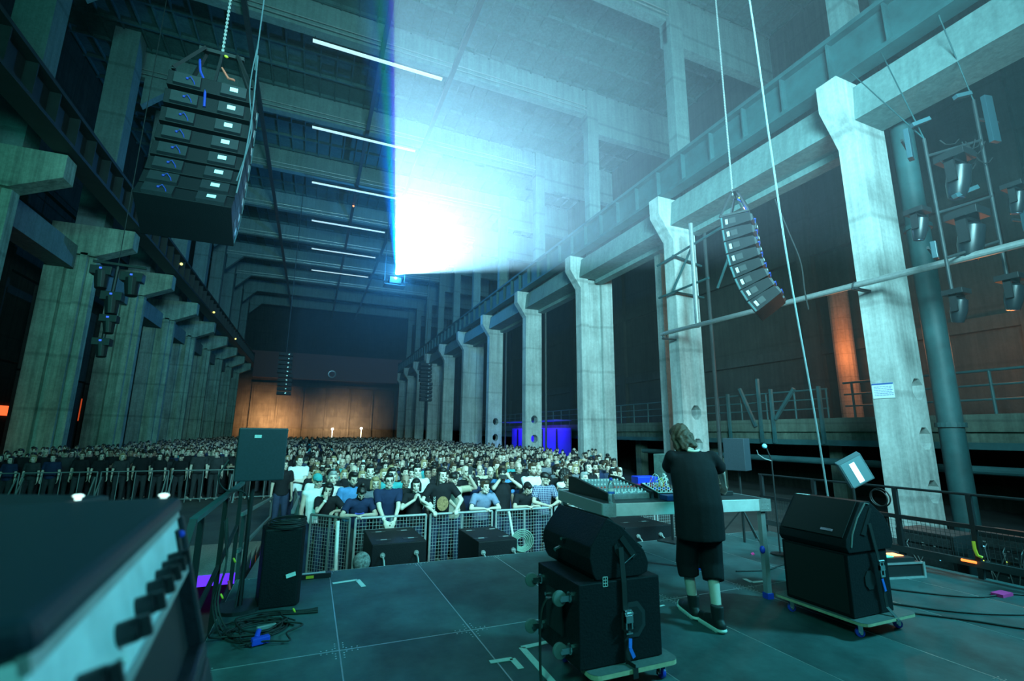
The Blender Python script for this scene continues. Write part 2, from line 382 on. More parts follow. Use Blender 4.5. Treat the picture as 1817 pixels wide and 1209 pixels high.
girder('crane_girder', -10.1, -9.3, 'black steel crane girder along the left-hand pillars', STEELB, 12.15)
# walkway rail above each girder
def rail_run(name, x, z, h, y0, y1, label, m, r=0.03, step=2.6, mids=1, cat='railing'):
    t = empty(name, (x, (y0 + y1) / 2, z), 0, label, cat); T = Matrix.Translation((-x, -(y0 + y1) / 2, -z))
    mb(T).cyl((x, y0, z + h), (x, y1, z + h), r, 8).build('top_rail', m, t)
    for i in range(mids): mb(T).cyl((x, y0, z + h * (i + 1) / (mids + 1)), (x, y1, z + h * (i + 1) / (mids + 1)), r * .8, 8).build('middle_rail', m, t)
    y = y0 + 0.05
    while y <= y1: mb(T).cyl((x, y, z), (x, y, z + h), r, 8).build('rail_post', m, t); y += step
    return t
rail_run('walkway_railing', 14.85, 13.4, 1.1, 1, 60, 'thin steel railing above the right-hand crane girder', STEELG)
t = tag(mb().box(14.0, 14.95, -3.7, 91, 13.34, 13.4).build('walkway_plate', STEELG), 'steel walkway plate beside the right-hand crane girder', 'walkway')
rail_run('walkway_railing', -10.7, 13.7, 1.2, 8, 60, 'thin black railing above the left-hand crane girder', STEELB)
# ================================================================ stage deck
DECKM = mat('stage_deck_phenolic', (0.06, 0.115, 0.12), 0.6, noise=(2.6, 0.62), bump=0.1, spec=0.35)
xs = [-0.62, 0.34, 1.38, 2.42, 3.46, 4.5, 5.54, 6.58, 7.5]; ys = [-2.5, -0.28, 1.92, 4.12, 6.34]
for j in range(4):
    for i in range(8):
        if j == 0 and i > 5: pass
        x0, x1, y0, y1 = xs[i], xs[i + 1], ys[j], ys[j + 1]
        t = empty('stage_deck_panel', ((x0 + x1) / 2, (y0 + y1) / 2, -0.1), 0, 'black stage deck panel with thin aluminium edge in the stage floor', 'stage deck', 'stage deck panels')
        T = Matrix.Translation((-(x0 + x1) / 2, -(y0 + y1) / 2, 0.1)); e = 0.0045
        mb(T).box(x0 + e, x1 - e, y0 + e, y1 - e, -0.03, 0.0).build('deck_top', DECKM, t)
        f = mb(T); f.box(x0 + .001, x0 + e, y0, y1, -0.09, 0.0015).box(x1 - e, x1 - .001, y0, y1, -0.09, 0.0015).box(x0, x1, y0 + .001, y0 + e, -0.09, 0.0015).box(x0, x1, y1 - e, y1 - .001, -0.09, 0.0015)
        for (cx, cy) in ((x0, y0), (x1, y0), (x0, y1), (x1, y1)):
            sx = 1 if cx == x0 else -1; sy = 1 if cy == y0 else -1
            for a in (0.05, 0.09, 0.13): f.cyl((cx + sx * a, cy + sy * 0.03, -0.002), (cx + sx * a, cy + sy * 0.03, 0.002), 0.006, 6); f.cyl((cx + sx * 0.03, cy + sy * a, -0.002), (cx + sx * 0.03, cy + sy * a, 0.002), 0.006, 6)
        f.build('aluminium_edge', ALU, t)
o = mb().box(-0.58, 7.46, -2.45, 6.3, FL, -0.1).build('stage_riser', BLKM); tag(o, 'black skirted riser under the stage deck', 'stage')
def lmark(name, pts, wd, label):
    b = mb()
    for a, c in zip(pts[:-1], pts[1:]): b.bar((*a, 0.0035), (*c, 0.0035), wd, 0.003)
    o = b.build(name, WHITE); tag(o, label, 'floor tape')
lmark('tape_mark', [(0.36, 5.83), (0.62, 5.87), (0.66, 5.6)], 0.05, 'white corner tape mark near the front left edge of the stage')
lmark('tape_mark', [(1.33, 3.53), (1.5, 3.52), (1.5, 3.36)], 0.045, 'small white corner tape mark left of the central subwoofer')
lmark('tape_mark', [(1.98, 3.68), (1.64, 3.66), (1.62, 3.1)], 0.05, 'grey corner tape mark running under the central subwoofer dolly')
lmark('tape_mark', [(4.9, 4.2), (4.72, 4.22), (4.75, 4.35)], 0.05, 'white tape mark on the deck right of the table leg')
lmark('tape_mark', [(2.9, 3.95), (3.3, 4.0)], 0.02, 'thin white tape line behind the performer\'s feet')
# ================================================================ table
ZT = 0.97
P0 = Vector((2.61, 3.97, 0)); ax = Vector((1.9, -0.25, 0)); Lx = ax.length; ax.normalize(); ay = Vector((-ax.y, ax.x, 0)); Ly = 1.2
tb = empty('stage_table', (P0.x, P0.y, 0), math.atan2(ax.y, ax.x), 'deck table with aluminium edge and blue-footed legs before the performer', 'table')
mb().box(0.03, Lx - 0.03, 0.03, Ly - 0.03, ZT - 0.03, ZT - 0.002).build('table_top', mat('table_black_top', (0.05, 0.055, 0.06), 0.35, noise=(4, 0.5)), tb)
for ye in (0, Ly - .03): mb().box(0, Lx, ye, ye + 0.03, ZT - .115, ZT).build('long_rail', mat('bright_aluminium', (.85, .88, .88), .5, metal=.3, noise=(6, .25)), tb, bevel=0.004)
for xe in (0, Lx - .03): mb().box(xe, xe + .03, 0.03, Ly - .03, ZT - .115, ZT).build('end_rail', mat('dull_aluminium', (0.3, 0.32, 0.33), 0.5, metal=.5), tb)
for x0 in (0, Lx - 0.13):
    c = mb().box(x0 - .004, x0 + .134, -0.005, 0.0, ZT - .12, ZT + .003)
    for i in range(3):
        for j in range(3): c.cyl((x0 + .03 + .035 * i, -0.008, ZT - .095 + .035 * j), (x0 + .03 + .035 * i, -0.004, ZT - .095 + .035 * j), .006, 6)
    c.build('corner_casting', GALV, tb)
for (lx, ly) in ((0.06, 0.05), (Lx - 0.08, 0.05), (0.06, Ly - .05), (Lx - .08, Ly - .05)):
    lg = mb().box(lx - .028, lx + .028, ly - .028, ly + .028, 0.05, ZT - .11).build('leg', ALU, tb, bevel=.004)
    mb().box(lx - .036, lx + .036, ly - .036, ly + .036, 0.0, .055).build('leg_cap', BLUEP, lg)
    if ly < .5: mb().ball((lx - .04, ly - .02, .47), .032, 10, 8, (0.8, .9, 1.2)).build('leg_clamp', BLUEP, lg, smooth=True)
def tbl(x, y, z=0): return P0 + ax * x + ay * y + Vector((0, 0, ZT + z))
TR_ = math.atan2(ax.y, ax.x)
def tmat(x, y, z=0, rz=0): return Matrix.Translation(tbl(x, y, z)) @ Matrix.Rotation(TR_ + rz, 4, 'Z')
# mixing desk on the table
DESK = mat('desk_grey_panel', (0.22, 0.27, 0.28), 0.45, noise=(30, .3)); KN = mat('white_knob', (0.7, 0.72, 0.72), .4); KR = mat('red_knob', (.7, .08, .06), .4)
mx = empty('mixing_desk', tbl(0.16, 0.25), TR_ + 0.12, 'large grey mixing desk with rows of knobs on the left end of the table', 'mixer')
mb().prism([(0, 0), (0, .05), (.62, .135), (.72, .135), (.72, 0)], 'x', 0.02, .53).build('body', DESK, mx)
for xa, xb in ((-.012, .02), (.53, .562)): mb().prism([(-.03, 0), (-.03, .07), (.62, .17), (.76, .17), (.76, 0)], 'x', xa, xb).build('side_cheek', BLKM, mx)
def repeat(first, spots, mats=None):
    for n_, (p_, m_) in enumerate(spots):
        q_ = first if n_ == 0 else first.copy()
        if n_: COL.objects.link(q_)
        q_.location = p_
        if m_ is not None: q_.material_slots[0].link = 'OBJECT'; q_.material_slots[0].material = m_
KNT = mat('teal_grey_knob', (.28, .34, .36), .4)
repeat(mb().cyl((0, 0, 0), (0, -.004, .02), .010, 6).build('knob', KN, mx), [((.05 + i * .042, y, .05 + (y / .62) * .085), KR if j == 2 else (KN if j in (0, 4, 7) else KNT)) for i in range(12) for j in range(8) for y in [.10 + j * .064]])
repeat(mb().box(-.006, .006, 0, .022, 0, .014).build('fader', KN, mx), [((.042 + i * .031, .028 + .015 * (i % 3), .054), None) for i in range(16)])
# water bottle
bt = empty('water_bottle', tbl(0.12, 0.06), 0, 'clear plastic water bottle with a blue and white label on the near left table corner', 'bottle')
PLAS = mat('clear_plastic', (0.75, 0.85, 0.9), 0.08, spec=.6); PLAS.node_tree.nodes['Principled BSDF'].inputs['Transmission Weight'].default_value = 0.85
def lathe(prof, n=16, M=None):
    b = mb(M); vs = []; fs = []
    for (r_, z_) in prof:
        for i in range(n): vs.append((r_ * math.cos(2 * PI * i / n), r_ * math.sin(2 * PI * i / n), z_))
    for j in range(len(prof) - 1):
        for i in range(n): fs.append((j * n + i, j * n + (i + 1) % n, (j + 1) * n + (i + 1) % n, (j + 1) * n + i))
    fs += [tuple(range(n))[::-1], tuple(range((len(prof) - 1) * n, len(prof) * n))]
    return b._add(vs, fs)
lathe([(.030, 0), (.033, .01), (.031, .03), (.033, .05), (.031, .07), (.033, .085), (.033, .16), (.030, .18), (.018, .20), (.013, .215)]).build('bottle_body', PLAS, bt, smooth=True)
lathe([(.0335, .088), (.0337, .089), (.0337, .108), (.0335, .109)]).build('label', mat('label_blue', (.05, .18, .6), .4), bt, smooth=True)
lathe([(.0335, .109), (.0338, .11), (.0338, .135), (.0335, .136)]).build('label', KN, bt, smooth=True)
lathe([(.015, .213), (.015, .232), (.013, .235)]).build('cap', BLUEP, bt, smooth=True)
# blue box and red box behind
o = mb(tmat(.84, .80)).box(0, .26, 0, .16, 0.0, .17).build('blue_case', mat('blue_box', (.015, .05, .75), .4), bevel=.01); tag(o, 'bright blue box standing behind the mixing desk on the table', 'box')
o = mb(tmat(.74, .66)).box(0, .14, -.02, .08, 0.0, .10).build('effects_pedal', mat('red_pedal', (.6, .02, .08), .4), bevel=.006); tag(o, 'small red and pink effects box right of the mixing desk', 'effects box')
o = mb(tmat(.74, .07)).box(0, .2, 0, .14, 0.0, .05).build('effects_pedal', mat('navy_pedal', (.01, .05, .2), .4), bevel=.006); tag(o, 'dark blue effects box in front of the cable tangle on the table', 'effects box')
# modular synth with patch cables
sy = empty('modular_synthesizer', tbl(.76, .27), TR_, 'bright modular synthesizer panel covered in white patch cables at the performer\'s left hand', 'synthesizer')
mb().prism([(0, 0), (0, .05), (.34, .12), (.34, 0)], 'x', 0, .62).build('case', BLKM, sy)
for i in range(11): mb().prism([(.008, .053), (.008, .057), (.332, .122), (.332, .118)], 'x', .012 + .055 * i, .062 + .055 * i).build('module_panel', mat('bright_panel', (.75, .75, .73), .4), sy)
repeat(mb().cyl((0, 0, 0), (0, -.003, .022), .009, 6).build('knob', BLKM, sy), [((.037 + .055 * i, .03 + .042 * j, .05 + (.03 + .042 * j) * .205), (BLKM, KR, BLUEP)[(i * 3 + j) % 3]) for i in range(11) for j in range(7)])
rnd = random.Random(3); pcol = [mat('patch_white', (.85, .85, .82), .5), mat('patch_yellow', (.8, .65, .05), .5), mat('patch_red', (.7, .04, .05), .5), mat('patch_grey', (.3, .32, .33), .5)]
for k in range(26):
    a = Vector((rnd.uniform(.03, .6), rnd.uniform(.03, .3), .1)); c = Vector((rnd.uniform(.03, .6), rnd.uniform(.03, .3), .1)); h = rnd.uniform(.06, .17)
    pts = [a.lerp(c, t) + Vector((rnd.uniform(-.01, .01), 0, 0 if t in (0, 1) else h * math.sin(PI * t))) for t in [i / 9 for i in range(10)]]
    mb().tube(pts, .0035, 5).build('patch_cable', pcol[(0, 0, 0, 1, 0, 2, 3)[k % 7]], sy, smooth=True)
o = mb(tmat(1.62, .35)).box(0, .14, 0, .12, 0, .045).build('effects_pedal', BLKM, bevel=.006); tag(o, 'small black box beside the performer\'s right hand on the table', 'effects box')
lb = empty('table_cable', tbl(1.5, .3), 0, 'thin upright plug and lead on the right half of the table', 'cable')
mb().cyl((.25, .1, 0), (.25, .1, .09), .008, 8).build('plug', CHROME, lb)
mb().tube([(.25, .1, .0), (.3, .2, .012), (.2, .4, .012), (0, .5, .012)], .006, 6).build('lead', RUB, lb)
# ================================================================ speaker helpers
def strap(parent, T, pts, w=.035):
    b = mb(T)
    for a, c in zip(pts[:-1], pts[1:]): b.bar(a, c, w, .004, up=(0, -1, 0))
    return b.build('ratchet_strap', RUB, parent)
def caster(parent, c, axis, rub, r=.05, out=None, name='caster'):
    """c = plate centre, out = direction the caster stands away from its board, axis = axle"""
    c = Vector(c); out = Vector(out); ax_ = Vector(axis); wc = c + out * (r + .045)
    o = mb().cyl(c, c + out * .02, .035, 10).bar(c + out * .015 + ax_ * .022, wc + ax_ * .022, .035, .005, up=ax_).bar(c + out * .015 - ax_ * .022, wc - ax_ * .022, .035, .005, up=ax_).cyl(wc - ax_ * .035, wc + ax_ * .035, .011, 8).build(name, CHROME, parent)
    wh = mb().cyl(wc - ax_ * .015, wc + ax_ * .015, r, 20); wh.build('wheel', rub, o, bevel=.006, smooth=True)
    return o
def cable(name, pts, r, label, m=RUB, cat='cable', n=6):
    # smooth a coarse path
    P = [Vector(p) for p in pts]; out = []
    for i in range(len(P) - 1):
        p0 = P[max(i - 1, 0)]; p1 = P[i]; p2 = P[i + 1]; p3 = P[min(i + 2, len(P) - 1)]
        for s_ in range(8):
            t = s_ / 8; out.append(0.5 * ((2 * p1) + (p2 - p0) * t + (2 * p0 - 5 * p1 + 4 * p2 - p3) * t * t + (3 * p1 - p0 - 3 * p2 + p3) * t ** 3))
    out.append(P[-1]); o = mb().tube(out, r, n).build(name, m, smooth=True)
    if label: tag(o, label, cat)
    return o
# ================================================================ central subwoofer on a dolly + wedge
X0, X1, Y0, Y1, Z0, Z1 = 1.69, 2.34, 2.88, 3.48, .15, .655
dl = empty('wheeled_dolly', (2.0, 3.1, 0), 0, 'plywood wheeled dolly carrying the central subwoofer', 'dolly')
T = Matrix.Translation((-2.0, -3.1, 0))
def board(x0, x1, y0, y1, z0, z1, M, par):
    c_ = .06; poly = []
    for (cx, cy, a0) in ((x1 - c_, y1 - c_, 0), (x0 + c_, y1 - c_, 90), (x0 + c_, y0 + c_, 180), (x1 - c_, y0 + c_, 270)):
        for k in range(5): a = R(a0 + 22.5 * k); poly.append((cx + c_ * math.cos(a), cy + c_ * math.sin(a)))
    mb(M).prism(poly, 'z', z0, z1 - .003).build('board', PLY, par); mb(M).prism(poly, 'z', z1 - .003, z1).build('anti_slip_top', mat('dolly_grey', (.12, .14, .14), .6, noise=(30, .3)), par)
board(1.74, 2.42, 2.80, 3.44, .115, .145, T, dl)
for (cx, cy) in ((1.84, 2.9), (2.34, 2.9), (1.84, 3.34), (2.34, 3.34)): caster(dl, (cx - 2.0, cy - 3.1, .115), (1, 0, 0), BLUEP, r=.035, out=(0, 0, -1))
sb = empty('subwoofer', (2.0, 3.1, Z0), 0, 'black subwoofer with four casters on its side, strapped to a dolly in the stage centre', 'subwoofer')
T = Matrix.Translation((-2.0, -3.1, -Z0))
mb(T).box(X0, X1, Y0, Y1, Z0, Z1).build('cabinet', BLK, sb, bevel=.008)
for (cy, cz) in ((2.97, .56), (3.40, .56), (2.97, .25), (3.40, .25)): caster(sb, (X0 - 2.0, cy - 3.1, cz - Z0), (0, 1, 0), GREYR, r=.048, out=(-1, 0, 0))
mb(T).box(X0 - .012, X0, 3.08, 3.32, .28, .54).build('connector_plate', BLKM, sb)
pl = mb(T).cyl((X0 - .01, 3.16, .5), (X0 - .09, 3.16, .5), .017, 10).cyl((X0 - .01, 3.26, .5), (X0 - .05, 3.26, .5), .012, 8).build('cable_plug', CHROME, sb)
hc = octa(2.11, .40, .075)
mb(T).prism([(2.11 + (p[0] - 2.11) * 1.2, .40 + (p[1] - .40) * 1.2) for p in octa(2.11, .40, .085)], 'y', Y0 - .006, Y0 - .001).build('handle_plate', mat('handle_plastic', (.03, .035, .04), .4), sb)
mb(T).prism(hc, 'y', Y0 - .0075, Y0 - .004).box(2.10, 2.13, Y0 - .016, Y0 - .007, .36, .44).build('handle_recess', BLKM, sb)
fr = mb(T).box(1.862, 1.867, Y0 - .004, Y0 + .01, .62, .685)
mb(Matrix.Identity(4)).box(0, 0, 0, 0, 0, 0)
sq = mb(T)
for i in range(3): sq.box(1.878 + .0175 * i - .0015, 1.878 + .0175 * i + .0015, Y0 - .0025, Y0 - .0005, .625, .685)
for j in range(4): sq.box(1.8765, 1.9145, Y0 - .0025, Y0 - .0005, .6245 + .0195 * j, .6275 + .0195 * j)
WG0 = None
sq_parent = sb
# wedge on top
wprof = [(1.939, 1.052), (1.80, .87), (1.79, .80), (1.815, .70), (1.84, .66), (2.20, .66), (2.26, .68), (2.272, .74), (2.24, .82), (2.16, .90), (2.06, .99)]
def wedge(name, prof, y0, y1, base, label, back_x, grille_pts):
    t = empty(name, base, 0, label, 'stage monitor'); T = Matrix.Translation((-base[0], -base[1], -base[2]))
    mb(T).prism(prof, 'y', y0, y1).build('cabinet', BLK, t, bevel=.007)
    (gx0, gz0), (gx1, gz1) = grille_pts
    d = Vector((gx1 - gx0, 0, gz1 - gz0)).normalized(); nrm = Vector((-d.z, 0, d.x)); 
    if nrm.z < 0: nrm = -nrm
    a = Vector((gx0, 0, gz0)) + nrm * .004; c = Vector((gx1, 0, gz1)) + nrm * .004
    mb(T).prism([(a.x, a.z), (c.x, c.z), (c.x + nrm.x * .008, c.z + nrm.z * .008), (a.x + nrm.x * .008, a.z + nrm.z * .008)], 'y', y0 + .03, y1 - .03).build('grille', GRILLE, t)
    return t, T
w1, T1 = wedge('wedge_monitor', wprof, 2.90, 3.60, (2.0, 3.2, .66), 'black wedge monitor strapped on top of the central subwoofer', 0, ((2.24, .83), (1.96, 1.045)))
hs = mb(T1).prism([(2.03, .91), (2.06, .935), (2.17, .80), (2.14, .775)], 'y', 2.892, 2.899).prism([(1.985, .87), (2.0, .885), (2.07, .76), (2.045, .75), (1.99, .83)], 'y', 2.892, 2.899); hs.build('handle_slot', BLKM, w1)
mb(T1).bar((2.055, 2.889, .752), (2.145, 2.889, .805), .006, .008, up=(0, -1, 0)).build('handle_trim', CHROME, w1)
mb(T1).cyl((1.83, 3.32, .80), (1.74, 3.30, .78), .014, 8).cyl((1.83, 3.25, .86), (1.75, 3.22, .87), .011, 8).build('cable_plug', CHROME, w1)
o = sq.build('square_frame_label', WHITE, sb)
o['label'] = 'white printed grid mark'
strap_t = empty('ratchet_strap', (2.04, 2.88, .5), 0, 'black ratchet strap with chrome buckle tying wedge and subwoofer to the dolly', 'strap')
T = Matrix.Translation((-2.04, -2.88, -.5))
b = mb(T)
for a, c in (((2.03, 2.882, .86), (2.035, 2.865, .64)), ((2.035, 2.865, .64), (2.045, 2.862, .15)), ((2.045, 2.862, .15), (2.05, 2.79, .15)), ((2.05, 2.79, .15), (2.05, 2.79, .09))): b.bar(a, c, .038, .004, up=(0, -1, 0.01))
b.build('webbing', RUB, strap_t)
bk = mb(T).box(2.02, 2.075, 2.845, 2.858, .46, .475).box(2.02, 2.03, 2.835, 2.858, .36, .47).box(2.065, 2.075, 2.835, 2.858, .36, .47).box(2.02, 2.075, 2.83, 2.86, .40, .44).cyl((2.015, 2.845, .45), (2.08, 2.845, .45), .012, 10).box(2.022, 2.073, 2.836, 2.858, .33, .34).build('ratchet_buckle', CHROME, strap_t)
mb(T).bar((2.06, 2.85, .30), (2.05, 2.84, .245), .024, .006, up=(0, -1, 0)).bar((2.05, 2.84, .245), (2.075, 2.835, .19), .024, .006, up=(0, -1, 0)).build('strap_tail', mat('blue_webbing', (.03, .16, .7), .5), strap_t)
cable('speaker_cable', [(1.60, 3.16, .5), (1.55, 3.14, .42), (1.52, 3.1, .2), (1.5, 3.02, .012), (1.48, 2.8, .008), (1.46, 2.4, .008)], .009, 'black speaker cable hanging from the casters side of the central subwoofer')
cable('speaker_cable', [(2.36, 3.3, .66), (2.5, 3.3, .60), (2.7, 3.45, .2), (2.9, 3.9, .01), (3.1, 4.4, .01), (3.0, 4.7, .01)], .007, 'black cable with a yellow plug leaving the right of the central wedge')
o = mb().cyl((2.32, 3.3, .675), (2.38, 3.3, .672), .012, 8).build('yellow_plug', YEL); tag(o, 'yellow cable plug at the right edge of the central subwoofer', 'plug')
# ================================================================ right subwoofer + wedge
dl = empty('wheeled_dolly', (4.5, 3.1, 0), 0, 'plywood wheeled dolly with blue wheels carrying the right-hand subwoofer', 'dolly')
T = Matrix.Translation((-4.5, -3.1, 0))
board(4.24, 4.95, 2.72, 3.56, .115, .14, T, dl)
for (cx, cy) in ((4.33, 2.83), (4.84, 2.83), (4.33, 3.44), (4.84, 3.44)): caster(dl, (cx - 4.5, cy - 3.1, .115), (0.6, 0.8, 0), BLUEP, r=.035, out=(0, 0, -1))
sb2 = empty('subwoofer', (4.5, 3.1, .145), 0, 'black subwoofer strapped to a dolly right of the table, wedge monitor on top', 'subwoofer')
T = Matrix.Translation((-4.5, -3.1, -.145))
mb(T).box(4.27, 4.80, 2.82, 3.43, .145, .65).build('cabinet', BLK, sb2, bevel=.008)
mb(T).box(4.262, 4.27, 2.85, 3.40, .17, .63).build('grille', GRILLE, sb2)
mb(T).prism(octa(4.52, .42, .07), 'y', 2.812, 2.819).build('handle_recess', BLKM, sb2)
w2p = [(4.27, .655), (4.24, .70), (4.25, .76), (4.50, 1.06), (4.62, 1.06), (4.80, .93), (4.88, .78), (4.88, .70), (4.84, .655)]
w2, T2 = wedge('wedge_monitor', w2p, 2.80, 3.43, (4.55, 3.1, .655), 'black wedge monitor with a small badge on top of the right-hand subwoofer', 0, ((4.255, .77), (4.495, 1.055)))
mb(T2).prism([(4.44, .80), (4.46, .82), (4.60, 1.01), (4.63, 1.0), (4.50, .78)], 'y', 2.792, 2.799).build('handle_slot', BLKM, w2)
e = mb(T2)
for a, c in zip([(4.30, .70), (4.33, .80), (4.42, .93), (4.55, 1.05)], [(4.33, .80), (4.42, .93), (4.55, 1.05), (4.60, 1.04)]): e.bar((a[0], 2.797, a[1]), (c[0], 2.797, c[1]), .006, .012, up=(0, -1, 0))
e.build('edge_trim', GALV, w2)
bd = mb(T2).box(0, .001, 0, .001, 0, .001)
o = mb(T2)._add([(4.275, 3.02, .800), (4.275, 2.93, .800), (4.289, 2.93, .818), (4.289, 3.02, .818)], [(0, 1, 2, 3)]); o.M = T2
q = Vector((-.77, 0, .64)) * .014
b2 = MB(); b2.M = T2; b2._add([tuple(Vector(p) + q) for p in [(4.275, 3.03, .800), (4.275, 2.92, .800), (4.289, 2.92, .818), (4.289, 3.03, .818)]] + [tuple(Vector(p) + q * 1.2) for p in [(4.275, 3.03, .800), (4.275, 2.92, .800), (4.289, 2.92, .818), (4.289, 3.03, .818)]], [(0, 1, 2, 3), (7, 6, 5, 4), (0, 4, 5, 1), (1, 5, 6, 2), (2, 6, 7, 3), (3, 7, 4, 0)])
b2.build('badge', CHROME, w2)
o = mb(T2)._add([(4.49, 3.40, 1.064), (4.49, 3.28, 1.064), (4.53, 3.28, 1.064), (4.53, 3.40, 1.064), (4.49, 3.40, 1.066), (4.49, 3.28, 1.066), (4.53, 3.28, 1.066), (4.53, 3.40, 1.066)], [(0, 1, 2, 3), (7, 6, 5, 4), (0, 4, 5, 1), (1, 5, 6, 2), (2, 6, 7, 3), (3, 7, 4, 0)]).build('white_tape', WHITE, w2)
s2 = empty('ratchet_strap', (4.55, 2.8, .6), 0, 'black ratchet strap with chrome buckle on the right-hand wedge and subwoofer', 'strap')
T = Matrix.Translation((-4.55, -2.8, -.6)); b = mb(T)
for a, c in (((4.56, 2.785, .88), (4.62, 2.785, .60)), ((4.62, 2.785, .60), (4.66, 2.79, .2)), ((4.66, 2.79, .2), (4.66, 2.71, .12))): b.bar(a, c, .036, .004, up=(0, -1, 0.01))
b.build('webbing', RUB, s2)
mb(T).box(4.595, 4.61, 2.765, 2.782, .46, .58).box(4.64, 4.655, 2.765, 2.782, .46, .58).box(4.595, 4.655, 2.76, 2.782, .50, .54).cyl((4.59, 2.772, .57), (4.66, 2.772, .57), .012, 10).box(4.597, 4.653, 2.765, 2.78, .445, .46).build('ratchet_buckle', CHROME, s2)
mb(T).bar((4.62, 2.775, .43), (4.645, 2.775, .33), .024, .006, up=(0, -1, 0)).build('strap_tail', mat('blue_webbing', (.03, .16, .7), .5), s2)
# small black cabinet behind the right sub
o = mb().box(4.98, 5.35, 3.2, 3.9, 0, .62).build('amplifier_case', BLK, bevel=.01); tag(o, 'black case standing behind the right-hand subwoofer', 'case')
# ================================================================ foreground amplifier head (leaning back a little)
F = Vector((-0.259, 1.325, 1.47)); Nn = Vector((-0.186, 0.471, 1.47)); dv = (Nn - F).normalized()
am = empty('guitar_amplifier', (F.x, F.y, 1.12), 0, 'out-of-focus black amplifier head with a brushed panel of large knobs in the near left corner', 'amplifier')
# local frame: X = away from the panel (left), Y = along the panel from far to near, Z up
lx = Vector((dv.y, -dv.x, 0)); 
if lx.x > 0: lx = -lx
AM = Matrix(((lx.x, dv.x, 0, 0), (lx.y, dv.y, 0, 0), (0, 0, 1, 0), (0, 0, 0, 1))) @ Matrix.Translation((0, 0, .35)) @ Matrix.Rotation(R(15), 4, 'Y') @ Matrix.Translation((0, 0, -.35))
AMP = mat('amp_tolex', (0.015, 0.022, 0.03), 0.45, noise=(90, .4), bump=.2); APL = mat('brushed_amp_panel', (.80, .86, .88), .45, metal=.15, noise=(14, .25))
mb(AM).prism([(0, .322), (0, .35), (.34, .441), (.34, .322)], 'y', 0, .80).build('cabinet_top', mat('amp_edge', (.012, .022, .034), .38), am, bevel=.011)
mb(AM).box(0.0, .34, 0.0, .80, .0, .035).build('cabinet_base', AMP, am, bevel=.008)
mb(AM).box(0.0, .34, 0.0, .022, .03, .31).build('cabinet_side', AMP, am, bevel=.006)
mb(AM).box(0.03, .34, 0.02, .80, .03, .30).build('chassis', BLKM, am)
mb(AM).box(0.010, .03, 0.03, .80, .20, .322).build('control_panel', APL, am)
for z_ in (.31, .19): mb(AM).box(0.006, .014, 0.022, .80, z_, z_ + .014).build('panel_trim', GALV, am)
KNB = mat('black_knob', (.012, .014, .016), .35)
for k, y in enumerate((.19, .25, .31, .38, .46, .56, .70)):
    kb = mb(AM).cyl((.012, y, .252), (-.012, y, .252), .0145, 16).box(-.024, -.010, y - .005, y + .005, .239, .265); kb.build('knob', KNB, am, bevel=.002)
    mb(AM).ball((.005, y + .020, .228), .006, 8, 6).build('indicator_jewel', WHITE, am, smooth=True)
mb(AM).box(0.004, .012, .06, .085, .225, .29).build('rocker_switch', BLKM, am); mb(AM).ball((.002, .072, .28), .008, 8, 6).build('switch_lamp', BLUEP, am, smooth=True)
o = mb(AM).box(-.0, .30, -.01, .85, -1.10, -.004).build('speaker_cabinet', AMP, bevel=.01); o.location = (F.x, F.y, 1.12)
tag(o, 'tall black speaker cabinet under the foreground amplifier head', 'speaker')
cs = Matrix.Translation((-.60, 1.10, 0)) @ Matrix.Rotation(R(-23), 4, 'Z')
o = mb(cs).box(-.9, .0, -.35, .42, 0.0, 1.462).build('flight_case', AMP, bevel=.01); tag(o, 'large black case filling the lower left corner behind the amplifier', 'case')
# small glowing dots added at its rim for stray points of light
for (u, v, lab) in ((-.47, 1.40, 'left'), (-.30, 1.36, 'right')):
    o = mb().cyl((u, v, 1.462), (u, v, 1.470), .006, 10).ball((u, v, 1.471), .007, 10, 6, (1.6, 1, .6)).build('signal_lamp', mat('glow_white', (.8, 1, 1), .4, emit=(.75, 1, .95), estr=1.5, sampled=False), smooth=True)
    tag(o, f'tiny added white glow on top of the near black case, the {lab} of two', 'lamp')
# ================================================================ left edge of the stage
def frame_rail(name, pts, label, m, r=.022):
    t = empty(name, pts[0], 0, label, 'railing'); T = Matrix.Translation(-Vector(pts[0])); return t, T
RX = -.70
t = empty('stage_railing', (RX, 5.2, 0), 0, 'black steel stair railing along the left edge of the stage', 'railing'); T = Matrix.Translation((-RX, -5.2, 0))
mb(T).bar((RX, 4.05, 1.0), (RX, 6.7, 1.0), .05, .035).build('top_rail', STEELG, t)
mb(T).bar((RX, 4.05, 1.0), (RX, 3.75, .72), .045, .03).build('end_bend', STEELD, t)
for y in (4.35, 5.5, 6.65): mb(T).box(RX - .02, RX + .02, y - .02, y + .02, -.6, .99).build('rail_post', BLKM, t)
mb(T).bar((RX, 3.8, .10), (RX, 6.6, .52), .03, .04).build('diagonal_brace', BLKM, t); mb(T).bar((RX, 3.8, -.45), (RX, 6.6, -.1), .03, .05).build('diagonal_brace', BLKM, t)
